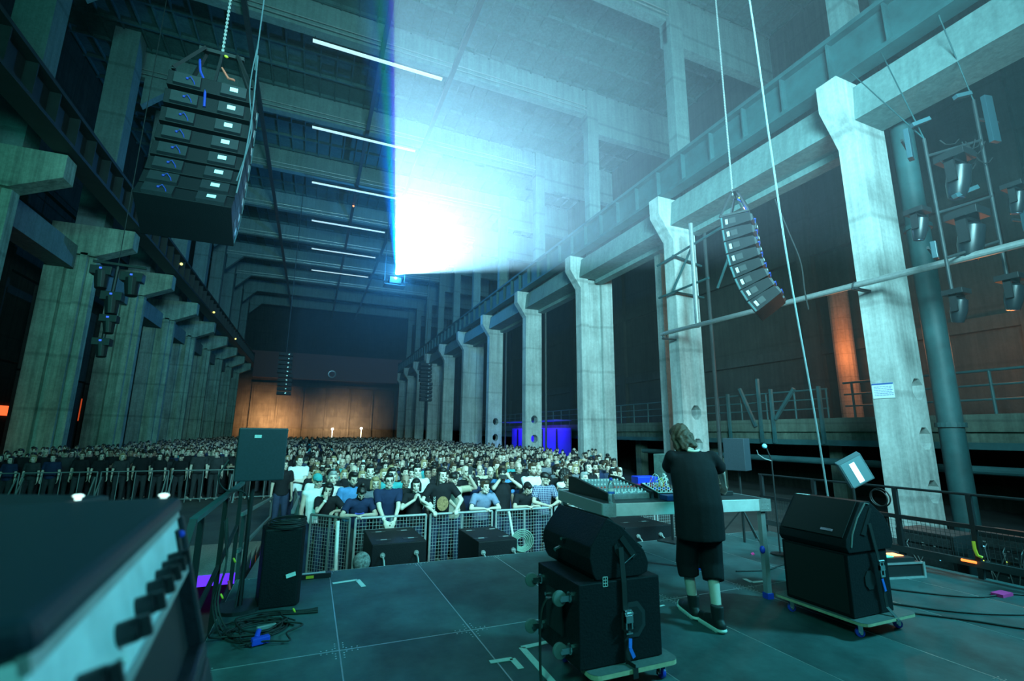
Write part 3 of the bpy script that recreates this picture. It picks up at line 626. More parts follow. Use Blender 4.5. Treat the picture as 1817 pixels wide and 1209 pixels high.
# grated steps with violet light strips below the left edge
VIO = mat('violet_light_strip', (.3, .05, 1), .5, emit=(.13, .01, 1.0), estr=1.1)
GRT = mat('grey_grating', (.30, .24, .22), .7, noise=(40, .5))
stp = empty('stage_steps', (-1.6, 9, FL), 0, 'steps with perforated treads and violet light strips left of the stage', 'steps')
T = Matrix.Translation((1.6, -9, -FL))
for i in range(5):
    y = 7.6 + i * 1.0; z = -.22 - i * .15
    mb(T).box(-2.6, -.75, y, y + .98, z - .05, z).build('tread', GRT, stp)
    mb(T).box(-2.6, -.75, y - .02, y, z - .14, z - .01).build('light_strip', VIO if i % 2 == 0 else mat('orange_light_strip', (1, .3, .1), .5, emit=(1, .22, .06), estr=.7), stp)
    [mb(T).box(xa, xa + .06, y, y + .98, FL, z - .05).build('stringer', STEELD, stp) for xa in (-2.6, -.81)]
# tubular barrier beside the pit, left
def tube_fence(name, p, q, z0, z1, label, m=GALV, r=.021, mesh=True, nposts=3, grp='crowd barrier panels', foot=True):
    p = Vector((*p, 0)); q = Vector((*q, 0)); c = (p + q) / 2; d = (q - p); L_ = d.length; d.normalize()
    t = empty(name, (c.x, c.y, z0), math.atan2(d.y, d.x), label, 'barrier', grp); h = z1 - z0; H = L_ / 2 - .02
    mb().cyl((-H, 0, h), (H, 0, h), r, 10).build('top_rail', m, t)
    mb().cyl((-H, 0, .12), (H, 0, .12), r * .9, 8).build('bottom_rail', m, t)
    for i in range(nposts):
        x = -H + 2 * H * i / (nposts - 1); mb().cyl((x, 0, 0), (x, 0, h), r if i in (0, nposts - 1) else r * .7, 8).build('post', m, t)
    if foot:
        for x in (-H * .96, H * .96): mb().bar((x, -.03, h * .85), (x, -.55, .03), .04, .03).build('brace', m, t); mb().box(x - .03, x + .03, -.6, .05, 0, .03).build('foot_plate', m, t)
    if mesh:
        b = mb(); n = int(2 * H / .055)
        for i in range(1, n): b.bar((-H + i * 2 * H / n, .004, .13), (-H + i * 2 * H / n, .004, h - .02), .005, .005)
        k = int((h - .15) / .055)
        for j in range(1, k): b.bar((-H, -.002, .13 + j * (h - .15) / k), (H, -.002, .13 + j * (h - .15) / k), .005, .005)
        b.build('wire_mesh', mat('mesh_wire', (.35, .4, .4), .45, metal=.5), t)
    return t
bars = [((.80, 8.62), (2.02, 8.62), 'first'), ((2.06, 8.62), (3.26, 8.62), 'second'), ((3.30, 8.62), (4.50, 8.62), 'third'), ((4.54, 8.62), (5.74, 8.62), 'fourth'), ((5.78, 8.62), (6.98, 8.62), 'fifth'), ((7.02, 8.62), (8.22, 8.62), 'sixth')]
for a, c, w_ in bars: tube_fence('crowd_barrier', a, c, FL, .2, f'steel crowd barrier panel with wire mesh before the stage, {w_} from the left', foot=False)
tube_fence('crowd_barrier', (.12, 9.3), (.74, 8.64), FL, .2, 'dark mesh barrier panel set at an angle at the left end of the front barrier', foot=False, m=mat('dull_tube', (.16, .2, .2), .5, metal=.4))
# long barrier in front of the left crowd and along the aisle
for i in range(5):
    x0 = -10.4 + i * 2.0
    tube_fence('pit_barrier', (x0, 20.5), (x0 + 1.94, 20.5), FL, .2, f'plain tube barrier in front of the left part of the crowd, {ORD[i]} from the left', m=mat('dull_tube', (.16, .2, .2), .5, metal=.4), mesh=False, nposts=5, grp='barriers of the left crowd')
for i in range(5):
    a = (.0 - .12 * i, 9.6 + 2.2 * i); c = (.0 - .12 * (i + 1), 9.6 + 2.2 * (i + 1) - .06)
    tube_fence('pit_barrier', a, c, FL, .15, f'plain tube barrier bounding the main crowd on its left, {ORD[i]} from the stage', m=mat('dull_tube', (.16, .2, .2), .5, metal=.4), mesh=False, nposts=4, grp='barriers along the left of the main crowd', foot=False)
# ramp down to the floor
rp = empty('access_ramp', (-.5, 9.5, FL), 0, 'sloping grey ramp with handrails beside the stage front barrier', 'ramp'); T = Matrix.Translation((.5, -9.5, -FL))
mb(T).prism([(7.0, -.35), (12.5, FL + .05), (12.5, FL), (7.0, -.45)], 'x', -.68, -.15).build('ramp_plate', mat('ramp_grey', (.11, .14, .14), .6, noise=(4, .4)), rp)
for x in (-.68, -.12): mb(T).bar((x, 6.8, .62), (x, 12.5, .12), .04, .04).bar((x, 6.8, .2), (x, 12.5, -.3), .04, .04).build('handrail', mat('dull_tube', (.16, .2, .2), .5, metal=.4), rp); mb(T).box(x - .02, x + .02, 7.0, 7.05, -.4, .6).box(x - .02, x + .02, 12.4, 12.45, FL, .12).build('rail_post', STEELD, rp)
# ================================================================ side-fill speaker on a pole, left
sf = empty('pole_speaker', (-.42, 5.35, 0), 0, 'black loudspeaker on a pole at the front left edge of the stage', 'speaker')
mb(Matrix.Rotation(R(8), 4, 'Z')).box(-.22, .2, -.14, .2, 1.15, 1.645).build('cabinet', mat('cabinet_blue_black', (.035, .05, .065), .45, noise=(60, .3)), sf, bevel=.012)
mb(Matrix.Rotation(R(8), 4, 'Z')).box(-.09, -.03, -.146, -.139, 1.55, 1.58).build('paper_label', WHITE, sf)
mb().cyl((-.05, 0, .03), (-.05, 0, 1.2), .02, 10).build('pole', BLKM, sf); mb().cyl((-.05, 0, .0), (-.05, 0, .03), .2, 20).build('base_plate', BLKM, sf)
cable('speaker_cable', [(-.68, 5.2, 1.35), (-.74, 5.15, 1.2), (-.68, 5.2, 1.08), (-.55, 5.3, 1.05), (-.49, 5.36, .9), (-.48, 5.36, .4), (-.50, 5.3, .02)], .008, 'black cable looping from the back of the left pole speaker')
# monitor speaker standing upright, cable coil on top
m1 = empty('floor_speaker', (-.17, 5.42, 0), 0, 'upright black plastic speaker on the deck below the left pole speaker', 'speaker')
mb(Matrix.Rotation(R(10), 4, 'Z')).prism([(-.17, -.15), (.15, -.2), (.19, -.12), (.19, .12), (.1, .2), (-.12, .2), (-.17, .12)], 'z', 0, .70).build('cabinet', BLK, m1, bevel=.015)
mb(Matrix.Rotation(R(10), 4, 'Z')).bar((.04, -.195, .27), (.12, -.205, .29), .035, .006, up=(0, -1, 0)).build('paper_label', WHITE, m1)
b = mb()
for i in range(6): b.ring((-.13 + .01 * (i % 3), 5.38 + .008 * i, .712 + .011 * i), .17 - .012 * (i % 3), .006, n=26)
tag(b.build('coiled_cable', RUB, smooth=True), 'black cable coiled on top of the upright floor speaker', 'cable')
# LED tube on the deck edge
lt = empty('light_bar', (.15, 6.12, 0), 0, 'low black light bar with a white strip and yellow tape on the stage front edge', 'light bar')
mb().box(-.22, .2, -.05, .05, 0, .05).build('housing', BLKM, lt); mb().box(-.1, .14, -.02, .02, .05, .056).build('strip', WHITE, lt); mb().box(-.06, .02, -.052, -.05, .01, .04).build('tape', YEL, lt)
mb().box(-.3, -.17, -.06, .0, .0, .04).build('plug', GALV, lt)
# cable heap
for k in range(7):
    rr = random.Random(k + 11); pts = []
    cx, cy = -.28 + rr.uniform(-.08, .1), 4.72 + rr.uniform(-.15, .15)
    for i in range(11):
        a = i * .66 + k; ra = .26 + rr.uniform(-.09, .07); pts.append((cx + ra * math.cos(a) * .9, cy + ra * math.sin(a) * .8, .008 + .006 * k))
    cable('coiled_cable', pts, .007, 'black cable lying in a loose heap near the left edge of the stage')['group'] = 'cables of the left heap'
for k in range(3):
    cable('stage_cable', [(-.45 + .05 * k, 5.0, .01), (-.2, 5.05 + .04 * k, .012), (.05, 5.0 + .03 * k, .012), (.2, 4.98 + .05 * k, .012)], .009, 'black cable running right out of the heap near the left stage edge')['group'] = 'cables out of the left heap'
o = mb().bar((-.28, 4.42, .035), (-.16, 4.46, .035), .055, .05).cyl((-.25, 4.45, .05), (-.24, 4.50, .09), .02, 8).build('power_connector', BLUEP, bevel=.008); tag(o, 'blue power connector lying in the cable heap', 'connector')
o = mb().bar((-.27, 4.70, .03), (-.13, 4.74, .03), .03, .03).build('power_connector', GALV, bevel=.006); tag(o, 'pale metal multipin connector in the cable heap behind the blue one', 'connector')
for i, (x, y, z, m, n_) in enumerate([(-.52, 5.02, .5, YEL, 'topmost'), (-.57, 4.9, .25, YEL, 'middle'), (.0, 5.03, .03, YEL, 'rightmost')]):
    tag(mb().ring((x, y, z), .018, .007, axis=(1, .3, .5), n=12).build('tape_band', m), f'yellow tape band on the cables at the left stage edge, {n_} of three', 'tape')
tag(mb().cyl((-.55, 5.05, .33), (-.53, 5.03, .26), .01, 8).build('red_plug', RED), 'small red plug hanging among the cables at the left stage edge', 'plug')
for k in range(3): cable('hanging_cable', [(-.66, 5.4 - .1 * k, .8), (-.6, 5.2, .5 - .05 * k), (-.6 - .02 * k, 4.95, .2), (-.5, 4.85 - .1 * k, .012), (-.35, 4.7, .012)], .007, 'thin black cable hanging down the railing at the left stage edge')['group'] = 'cables hanging on the left railing'
# ================================================================ subwoofers in the pit
def pit_sub(x, y, label, w_=.78, d=1.12):
    t = empty('pit_subwoofer', (x, y, FL), 0, label, 'subwoofer'); h = .95
    mb().box(-w_ / 2, w_ / 2, -d / 2, d / 2, 0, h).build('cabinet', BLK, t, bevel=.012)
    for (a, c) in ((-.2, -.3), (.2, -.3), (-.2, .3), (.2, .3)): mb().prism([(a - .1, c - .035), (a + .1, c - .035), (a + .12, c + .035), (a - .12, c + .035)], 'z', h - .001, h + .003).build('stacking_cup', BLKM, t); mb().box(a - .04, a + .05, c - .02, c + .01, h + .003, h + .008).build('cup_plate', GALV, t)
    for a in (-.24, .24):
        p = mb().cyl((a, -d / 2 - .001, .80), (a, -d / 2 - .03, .80), .035, 12).cyl((a, -d / 2 - .03, .80), (a, -d / 2 - .06, .79), .018, 10).tube([(a, -d / 2 - .05, .79), (a + .01, -d / 2 - .10, .75), (a + .02, -d / 2 - .12, .66), (a + .03, -d / 2 - .12, .4)], .012, 6); p.build('cable_plug', GALV, t)
pit_sub(1.33, 7.86, 'black subwoofer box in the pit in front of the second barrier panel')
pit_sub(2.72, 7.48, 'black subwoofer box in the pit nearer the coiled pale cable', .62, 1.05)
pit_sub(5.6, 7.8, 'black subwoofer box in the pit seen under the table', 1.0, 1.4)
b = mb()
for i in range(9): b.ring((3.62, 8.08 + .012 * i, -.24 - .008 * i), .19 - .025 * (i % 5), .010, axis=(.3 - .06 * i, 1, .15), n=26)
tag(b.build('coiled_cable', mat('pale_hose', (.18, .30, .25), .5), smooth=True), 'pale green cable coiled and hung on the barrier right of the pit subwoofers', 'cable')
tag(mb().cyl((.555, 8.3, FL), (.52, 8.3, .23), .028, 10).build('white_pole', WHITE), 'white pole standing at the corner of the angled barrier', 'pole')
tag(mb().cyl((3.444, 8.3, .226), (3.67, 8.3, FL), .022, 10).build('white_pole', WHITE), 'thin white pole leaning on the barrier left of the pale coiled cable', 'pole')
tag(mb().ball((.80, 7.2, -.14), .12, 14, 10, (1, .8, 1.1)).cyl((.80, 7.2, FL), (.80, 7.2, -.2), .04, 8).build('capped_stand', mat('patterned_cap', (.3, .36, .36), .8, noise=(25, .95)), smooth=True), 'small patterned bundle on a stand beside the left pit subwoofer', 'bundle')
# ================================================================ right side of the stage
rx = 7.42
t = empty('stage_railing', (rx, 3, 0), 0, 'black steel safety railing with mesh along the right edge of the stage', 'railing'); T = Matrix.Translation((-rx, -3, 0))
mb(T).cyl((rx, .5, .95), (rx, 6.3, .95), .016, 8).build('top_rail', BLKM, t)
mb(T).box(rx - .02, rx + .02, .5, 6.3, .55, .60).build('middle_rail', BLKM, t)
mb(T).box(rx - .03, rx + .03, .5, 6.3, .12, .20).build('bottom_rail', STEELD, t)
for y in (1.2, 2.6, 3.35, 4.15, 5.3, 6.25): mb(T).box(rx - .025, rx + .025, y - .025, y + .025, -.05, .95).build('rail_post', BLKM, t)
b = mb(T); y = .55
while y < 6.25: b.box(rx + .012, rx + .016, y, y + .004, .2, .56); y += .05
for j in range(7): b.box(rx + .013, rx + .017, .5, 6.3, .2 + j * .052, .203 + j * .052)
b.build('wire_mesh', STEELD, t)
tag(mb().ring((rx - .03, 4.32, .80), .12, .01, axis=(1, 0, .1), n=26).ring((rx - .045, 4.34, .79), .11, .009, axis=(1, 0, .1), n=26).build('coiled_cable', RUB, smooth=True), 'black cable coil hung on the right stage railing', 'cable')
tag(mb().tube([(rx - .06, 3.35, .42), (rx - .08, 3.34, .34), (rx - .07, 3.33, .27), (rx - .04, 3.3, .25)], .018, 6).build('yellow_strap', YEL, smooth=True), 'yellow strap hanging on the right stage railing', 'strap')
tag(mb().cyl((rx - .05, 3.50, .18), (rx - .05, 3.36, .18), .015, 8).build('orange_lamp', mat('orange_glow', (1, .3, .05), .4, emit=(1, .22, .04), estr=2.0, sampled=False)), 'small orange glowing strip behind the right stage railing', 'lamp')
# small flight case with lit console
fc = empty('flight_case', (6.55, 3.95, 0), R(-12), 'low flight case with an orange and green lit device on top near the right railing', 'case')
mb().box(-.35, .35, -.25, .25, .0, .17).build('case_body', BLKM, fc, bevel=.006)
e = mb()
for (x, y) in ((-.35, -.25), (.35, -.25), (-.35, .25), (.35, .25)): e.box(x - .015, x + .015, y - .015, y + .015, 0, .175)
e.box(-.36, .36, -.262, -.25, .155, .175).box(-.36, .36, -.262, -.25, 0, .02).box(-.362, -.35, -.25, .25, .155, .175)
e.build('aluminium_edge', ALU, fc)
mb().box(-.3, .3, -.2, .2, .17, .21).build('lit_device', BLKM, fc)
mb().box(.10, .24, -.12, .02, .211, .216).build('orange_display', mat('orange_display', (1, .3, .1), .4, emit=(1, .30, .1), estr=4, sampled=False), fc)
mb().box(-.04, .06, -.15, -.06, .211, .216).build('green_display', mat('green_display', (.1, 1, .7), .4, emit=(.05, 1, .7), estr=1.5, sampled=False), fc)
o = mb().box(5.9, 6.3, 4.35, 4.65, 0, .34).box(5.88, 6.32, 4.33, 4.67, .33, .35).build('flight_case', mat('scuffed_case', (.03, .04, .045), .5, noise=(10, .4)), bevel=.006); tag(o, 'taller dark case with pale lid edge behind the right-hand wedge', 'case')
tag(mb().box(6.75, 6.95, 2.9, 3.0, .0, .03).build('pink_tape', PINK), 'pink tape roll on the deck near the right railing', 'tape')
tag(mb().cyl((5.8, 5.15, .0), (5.82, 5.13, .02), .02, 8).build('pink_marker', PINK), 'tiny pink marker on the deck behind the table leg', 'marker')
for k, pts in enumerate([[(5.6, 3.9, .01), (6.1, 3.3, .01), (6.5, 3.0, .01), (7.0, 2.9, .01), (7.3, 2.5, .01)], [(5.3, 3.4, .01), (5.7, 2.9, .01), (6.2, 2.6, .01), (6.9, 2.4, .01), (7.3, 2.1, .01)], [(5.2, 3.1, .01), (5.6, 2.7, .01), (5.9, 2.35, .01), (6.5, 2.1, .01), (7.3, 1.8, .01)], [(4.9, 4.6, .01), (5.3, 4.5, .01), (5.8, 4.6, .01), (6.4, 4.4, .01)]]):
    cable('stage_cable', pts, .009, f'black cable snaking over the deck towards the right railing, {ORD[k]} one')
# rack of equipment beyond the railing
for (x, y, z1, lab, seed) in ((8.3, 3.3, .45, 'equipment rack with green status lamps beyond the right railing, the nearer one', 1), (8.5, 4.3, .3, 'equipment rack with patch cables beyond the right railing, the farther one', 2)):
    t = empty('equipment_rack', (x, y, FL), 0, lab, 'rack'); rr = random.Random(seed); H = z1 - FL
    mb().box(-.3, .3, -.35, .35, 0, H).build('cabinet', BLKM, t, bevel=.01)
    for j in range(int(H / .14)):
        mb().box(-.315, -.3, -.31, .31, .06 + j * .14, .17 + j * .14).build('rack_unit', mat('rack_face', (.05, .06, .065), .4, noise=(30, .6)), t)
    MA = [mat('led_green', (.1, 1, .2), .4, emit=(.1, 1, .15), estr=3, sampled=False), mat('led_yellow', (1, 1, .1), .4, emit=(.8, 1, .1), estr=2, sampled=False), GALV, mat('led_cyan', (.3, .9, 1), .4, emit=(.2, .7, 1), estr=.8, sampled=False)]
    for i in range(26): m_ = MA[rr.choice((0, 1, 2, 2, 2, 3, 3))]; yy = rr.uniform(-.28, .28); zz = rr.uniform(.1, H - .08); s_ = rr.uniform(.006, .02); mb().box(-.322, -.315, yy - s_, yy + s_, zz - .007, zz + .007).build('status_lamp', m_, t)
    for i in range(9): b = mb(); a = Vector((-.32, rr.uniform(-.28, .28), rr.uniform(.5, H - .1))); c = Vector((-.34, rr.uniform(-.28, .28), rr.uniform(.05, .4))); b.tube([a, a + Vector((-.06, 0, -.05)), (a + c) / 2 + Vector((-.07, rr.uniform(-.1, .1), 0)), c], .006, 5).build('patch_lead', mat('grey_lead', (.12, .14, .14), .5), t)
# flood lamp tilted toward the camera
fl = empty('flood_lamp', (6.35, 3.95, 0), 0, 'tilted rectangular flood lamp with a bright tube, standing behind the right-hand wedge', 'lamp')
FM = Matrix.Translation((.05, .05, 1.2)) @ Matrix.Rotation(R(-38), 4, 'Z') @ Matrix.Rotation(R(-30), 4, 'Y') @ Matrix.Rotation(R(20), 4, 'X')
mb(FM).box(-.15, .15, -.03, .05, -.19, .19).build('housing', mat('flood_housing', (.10, .16, .18), .4), fl, bevel=.01)
mb(FM).box(-.035, .03, -.036, -.031, -.15, .13).build('tube', mat('flood_tube', (.8, 1, 1), .3, emit=(.65, .95, 1), estr=1.6, sampled=False), fl)
mb(FM).box(-.13, .13, -.034, -.03, -.17, .17).build('lens', mat('flood_lens', (.18, .32, .36), .2), fl)
mb().cyl((.05, .1, 0), (.05, .1, 1.05), .016, 8).build('stand', BLKM, fl)
for a in (0, 2.1, 4.2): mb().cyl((.05, .1, .35), (.05 + .3 * math.cos(a), .1 + .3 * math.sin(a), .01), .01, 6).build('leg', BLKM, fl)
# speaker on stand, right of the performer and the small board left of him
sp = empty('pole_speaker', (6.35, 5.75, 0), 0, 'black loudspeaker on a stand right of the performer at the stage front', 'speaker')
mb(Matrix.Rotation(R(25), 4, 'Z')).box(-.15, .15, -.15, .17, 1.08, 1.58).build('cabinet', mat('cabinet_blue_black', (.035, .05, .065), .45, noise=(60, .3)), sp, bevel=.01)
mb().cyl((0, 0, 0), (0, 0, 1.1), .018, 8).build('pole', BLKM, sp)
for a in (.3, 2.4, 4.5): mb().cyl((0, 0, .5), (.4 * math.cos(a), .4 * math.sin(a), .012), .012, 6).build('leg', BLKM, sp)
ms = empty('microphone_stand', (6.15, 5.0, 0), 0, 'black microphone stand with a boom and a round blue windshield right of the table', 'microphone stand')
mb().cyl((.02, 0, .02), (.02, 0, 1.3), .011, 8).build('pole', BLKM, ms); mb().cyl((.02, 0, 0), (.02, 0, .02), .12, 16).build('base', BLKM, ms)
mb().cyl((.02, 0, 1.28), (-.04, .02, 1.46), .009, 8).build('boom', BLKM, ms); mb().ball((-.06, .03, 1.475), .035, 12, 8).build('windshield', mat('pale_blue_foam', (.25, .6, .75), .8), ms, smooth=True)
mb().tube([(.02, 0, 1.27), (-.12, 0, 1.30), (-.2, .03, 1.36), (-.22, .03, 1.42)], .008, 6).build('cable_loop', GALV, ms, smooth=True)
bs = empty('pole_speaker', (5.35, 6.15, 0), R(20), 'flat dark green back of a speaker on a stand left of the performer', 'speaker')
mb().box(-.2, .2, -.08, .2, .86, 1.32).build('cabinet', mat('grey_green_board', (.08, .14, .13), .6, noise=(18, .5)), bs, bevel=.01); mb().box(-.02, .06, -.085, -.08, 1.0, 1.02).build('paper_label', WHITE, bs)
mb().box(-.015, .015, .03, .06, 0, .87).build('pole', BLKM, bs); mb().box(-.2, .2, -.1, .2, 0, .02).build('base_plate', BLKM, bs)
# ================================================================ flown line arrays
def line_array(cx, yb, zb, yaw, label, n=8, h=.385, dep=.72, wd=1.26, cols=True):
    t = empty('line_array', (cx, yb, zb), yaw, label, 'speaker array')
    th = [31, 24, 18, 13, 9, 6, 4, 2][:n]; y, z = 0.0, 0.0
    gl = mat('array_label_pale', (.75, .9, .95), .3)  # pale label colour without emission
    for i in range(n):
        a = R(th[i]); M_ = Matrix.Translation((0, y, z)) @ Matrix.Rotation(-a, 4, 'X')
        cb = mb(M_).prism([(0, .0), (0, h - .012), (-dep * .55, h - .025), (-dep, h - .06), (-dep, .055), (-dep * .55, .025)], 'x', -wd / 2, wd / 2).build('cabinet', BLK, t, bevel=.008)
        for sx in (-1, 1): mb(M_).prism([(-dep * 1.0, .07), (-dep * 1.0, h - .075), (-dep - .05, h - .10), (-dep - .05, .09)], 'x', sx * wd * .27 - .19, sx * wd * .27 + .19).build('amplifier_module', mat('array_back', (.016, .022, .028), .5, noise=(20, .4)), cb)
        mb(M_).box(wd * .27 - .06, wd * .27 + .06, -dep - .054, -dep - .049, h * .42, h * .62).build('bright_label', gl, cb)
        b = mb(M_); b.ball((-wd * .27, -dep - .06, h * .5), .022, 8, 6).tube([(-wd * .27, -dep - .06, h * .5), (-wd * .23, -dep - .09, h * .58), (-wd * .19, -dep - .07, h * .4), (-wd * .18, -dep - .05, h * .3)], .007, 5); b.build('blue_connector', mat('blue_lead', (.02, .05, .35), .5), cb, smooth=True)
        for sx in (-1, 1):
            mb(M_).box(sx * wd / 2, sx * (wd / 2 + .004), -dep * .52, -dep * .30, h * .3, h * .72).build('side_port', BLKM, cb); mb(M_).box(sx * wd / 2, sx * (wd / 2 + .006), -dep * .26, -dep * .17, h * .3, h * .7).build('side_plate', GALV, cb)
            mb(M_).box(sx * wd / 2, sx * (wd / 2 + .008), -.06, -.02, .02, h - .03).build('rigging_bar', STEELG, cb)
        y += h * math.sin(a); z += h * math.cos(a)
    fr = mb()
    for sx in (-1, 1): fr.bar((sx * wd * .46, y - dep, z + .02), (sx * wd * .2, y - dep * .6, z + .78), .05, .05).bar((sx * wd * .46, y, z + .02), (sx * wd * .2, y - dep * .4, z + .78), .05, .05).bar((sx * wd * .46, y, z + .03), (sx * wd * .46, y - dep, z + .03), .05, .05)
    fr.bar((-wd * .28, y - dep * .5, z + .78), (wd * .28, y - dep * .5, z + .78), .07, .07).bar((0, y - dep * .5, z + .78), (0, y - dep * .8, z + .02), .04, .04)
    fr.build('flying_frame', BLKM, t)
    b = mb(); b.ball((.08, y - dep * .6, z + .70), .035, 8, 6, (1, 1, .7)); b.build('yellow_hook', YEL, t, smooth=True)
    mb().tube([(.06, y - dep * .7, z + .4), (.12, y - dep * .8, z + .28), (.2, y - dep * .85, z + .15), (.3, y - dep * .9, z + .12)], .02, 6).build('red_lead', mat('salmon_lead', (.6, .15, .1), .5), t, smooth=True)
    mb().tube([(-.3, y - dep * .6, z + .5), (-.26, y - dep * .8, z + .36), (-.22, y - dep * .85, z + .15), (-.1, y - dep * .95, z - .1), (-.05, y - dep - .05, z - .6)], .02, 6).build('blue_lead', mat('blue_lead', (.02, .05, .35), .5), t, smooth=True)
    return t, y, z
la, ya, za = line_array(-2.06, 8.55, 4.60, 0, 'flown column of black loudspeakers above the left of the crowd')
lb_, yb_, zb_ = line_array(10.15, 8.2, 4.55, R(32), 'flown column of black loudspeakers in front of the right-hand pillars', h=.345, dep=.70, wd=1.1)
ch = mb()
z = 7.9 + .1
def chain(x, y, z0, z1, label, name='lifting_chain'):
    b = mb(); z = z0; i = 0
    while z < z1: b.box(x - (.022 if i % 2 else .008), x + (.022 if i % 2 else .008), y - (.008 if i % 2 else .022), y + (.008 if i % 2 else .022), z, z + .045); z += .042; i += 1
    return tag(b.build(name, GALV), label, 'chain')
chain(-2.06, 8.55 + ya - .36, 4.60 + za + .80, 24.2, 'steel lifting chain holding the left loudspeaker column')
chain(10.15 - (yb_ - .35) * math.sin(R(32)), 8.3 + (yb_ - .35) * math.cos(R(32)), 4.55 + zb_ + .80, 24.2, 'steel lifting chain holding the right loudspeaker column')
cable('hanging_cable', [(-1.40, 8.4, 24.1), (-1.44, 8.4, 9.3), (-1.40, 8.3, 8.0), (-1.34, 8.1, 6.8), (-1.33, 7.9, 5.9), (-1.36, 7.8, 5.2)], .012, 'grey cable hanging down the right side of the left loudspeaker column', mat('grey_cable', (.07, .11, .13), .5))
cable('hanging_cable', [(-1.44, 8.4, 8.4), (-1.46, 8.3, 7.4), (-1.30, 8.0, 6.4), (-1.38, 7.8, 5.4)], .010, 'second grey cable twisted beside the left loudspeaker column', mat('grey_cable', (.07, .11, .13), .5))
cable('hanging_cable', [(10.5, 7.7, 7.6), (10.62, 7.5, 6.6), (10.7, 7.35, 5.8), (10.66, 7.3, 5.0), (10.72, 7.3, 4.6)], .016, 'dark cable running down behind the right loudspeaker column')
cable('hanging_rope', [(5.7, 5.0, 24.1), (6.35, 5.0, 14.0), (6.707, 5.0, 9.41), (6.85, 5.0, 6.5), (6.98, 5.0, 4.26), (7.2, 5.0, 2.0), (7.34, 5.0, .02)], .015, 'long pale cable hanging from the roof down to the right side of the stage', mat('pale_cable', (.10, .15, .16), .5))
# distant delay arrays
def far_array(x, y, z0, label):
    t = empty('line_array', (x, y, z0), 0, label, 'speaker array')
    for i in range(10):
        xx = .0 + (.12 if i < 5 else -.0); mb().prism([(0, .02), (0, .33), (-.7, .30), (-.7, .05)], 'x', -.55 + xx, .55 + xx).build('cabinet', BLK, t).location = (0, 0, .37 * i)
        mb().box(.2, .3, -.74, -.70, .12, .2).build('bright_label', GALV, t).location = (0, 0, .37 * i)
    mb().cyl((0, -.3, 3.65), (0, -.3, 19.75), .03, 6).build('suspension_cable', STEELD, t)
far_array(-2.5, 45, 4.6, 'small distant hanging loudspeaker column left of the projector light')
far_array(9.7, 45, 4.5, 'small distant hanging loudspeaker column beside the right-hand pillars')
# projector
pj = empty('video_projector', tuple(PROJ), 0, 'video projector on a small hanging rig, source of the light beam', 'projector')
d_ = d0; BP = Matrix.Rotation(math.atan2(-d_.x, d_.y) if False else 0, 4, 'Z')
mb().box(-.5, .5, .15, 1.4, -.75, -.2).build('housing', BLKM, pj, bevel=.03)
mb().cyl((0, .15, -.3), (0, .45, -.3), .12, 16).build('lens', mat('projector_lens', (.2, .5, .9), .2, emit=(.4, .75, 1), estr=6, sampled=False), pj)
mb().box(-.9, .9, .2, 1.3, -.9, -.82).cyl((-.85, .75, -.85), (-.85, .75, 9.22), .03, 6).cyl((.85, .75, -.85), (.85, .75, 9.22), .03, 6).build('hanging_frame', STEELD, pj)
# ================================================================ ceiling lamps and roof services
for k in range(6):
    y = 23.75 + 7.8 * k
    t = empty('ceiling_lamp', (1.85, y, 21.8), 0, f'long white ceiling lamp hung under a roof beam, {ORD[k]} from the stage', 'lamp', 'long lamps under the roof beams')
    mb().box(-3.5, 3.5, -.12, .12, .06, .16).build('housing', BLKM, t)
    mb().box(-3.48, 3.48, -.10, .10, 0, .06).build('tube', mat('lamp_tube', (.8, .95, 1), .4, emit=(.62, .93, 1), estr=.9), t)
    for x in (-3.4, 3.4): mb().cyl((x, .38, .10), (x, .38, .66), .03, 6).cyl((x, .1, .12), (x, .4, .12), .03, 6).build('hanger', STEELD, t)
for x, lab in ((5.9, 'right of the lamps'), (1.9, 'above the lamps'), (-4.8, 'left of the lamps')):
    tag(mb().box(x - .12, x + .12, 8, 91, 22.2, 22.44).build('cable_tray', STEELD), f'dark cable tray running lengthwise under the roof beams, {lab}', 'cable tray')
for k in range(1, 9):
    y = 8.1 + 7.8 * k - .12
    t = mb().cyl((-11.8, y, 22.9), (15, y, 22.9), .03, 6).cyl((-11.8, y - .1, 22.55), (15, y - .1, 22.55), .025, 6); 
    tag(t.build('roof_pipe', GALV), f'pair of thin pipes fixed along a roof beam, {ORD[k-1]} pair from the stage', 'pipe', 'thin pipes along the roof beams')
# ================================================================ tubes and fittings on the right pillars
t = empty('scaffold_tube', (13.4, 5, 5.65), 0, 'long horizontal steel tube clamped across the right-hand pillars', 'tube'); T = Matrix.Translation((-13.4, -5, -5.65))
mb(T).cyl((13.4, -3.6, 5.5), (13.4, 15.6, 5.82), .085, 12).build('tube', GALV, t)
for y in (1.8, 7.75, 15.4): mb(T).box(13.28, 13.98, y - .05, y + .05, 5.56, 5.62).ring((13.4, y, 5.67), .11, .02, axis=(0, 1, 0), n=14).build('clamp', STEELD, t)
br = empty('tube_bracing', (13.7, 14, 8), 0, 'steel tube bracing clamped around the second right-hand pillar', 'bracing'); T = Matrix.Translation((-13.7, -14, -8))
mb(T).cyl((13.75, 13.9, 5.8), (13.75, 13.9, 10.2), .09, 10).build('vertical_tube', GALV, br)
for a, c in (((13.8, 16.1, 9.1), (13.8, 11.5, 9.5)), ((13.8, 16.1, 7.6), (13.8, 13.2, 7.65)), ((13.8, 15.2, 7.7), (13.8, 13.9, 9.3)), ((15.4, 15.1, 9.0), (13.8, 15.1, 9.25)), ((15.4, 15.1, 7.55), (13.8, 15.1, 7.6)), ((14.0, 13.0, 7.2), (13.9, 11.6, 9.3))): mb(T).cyl(a, c, .05, 8).build('brace', STEELG, br)
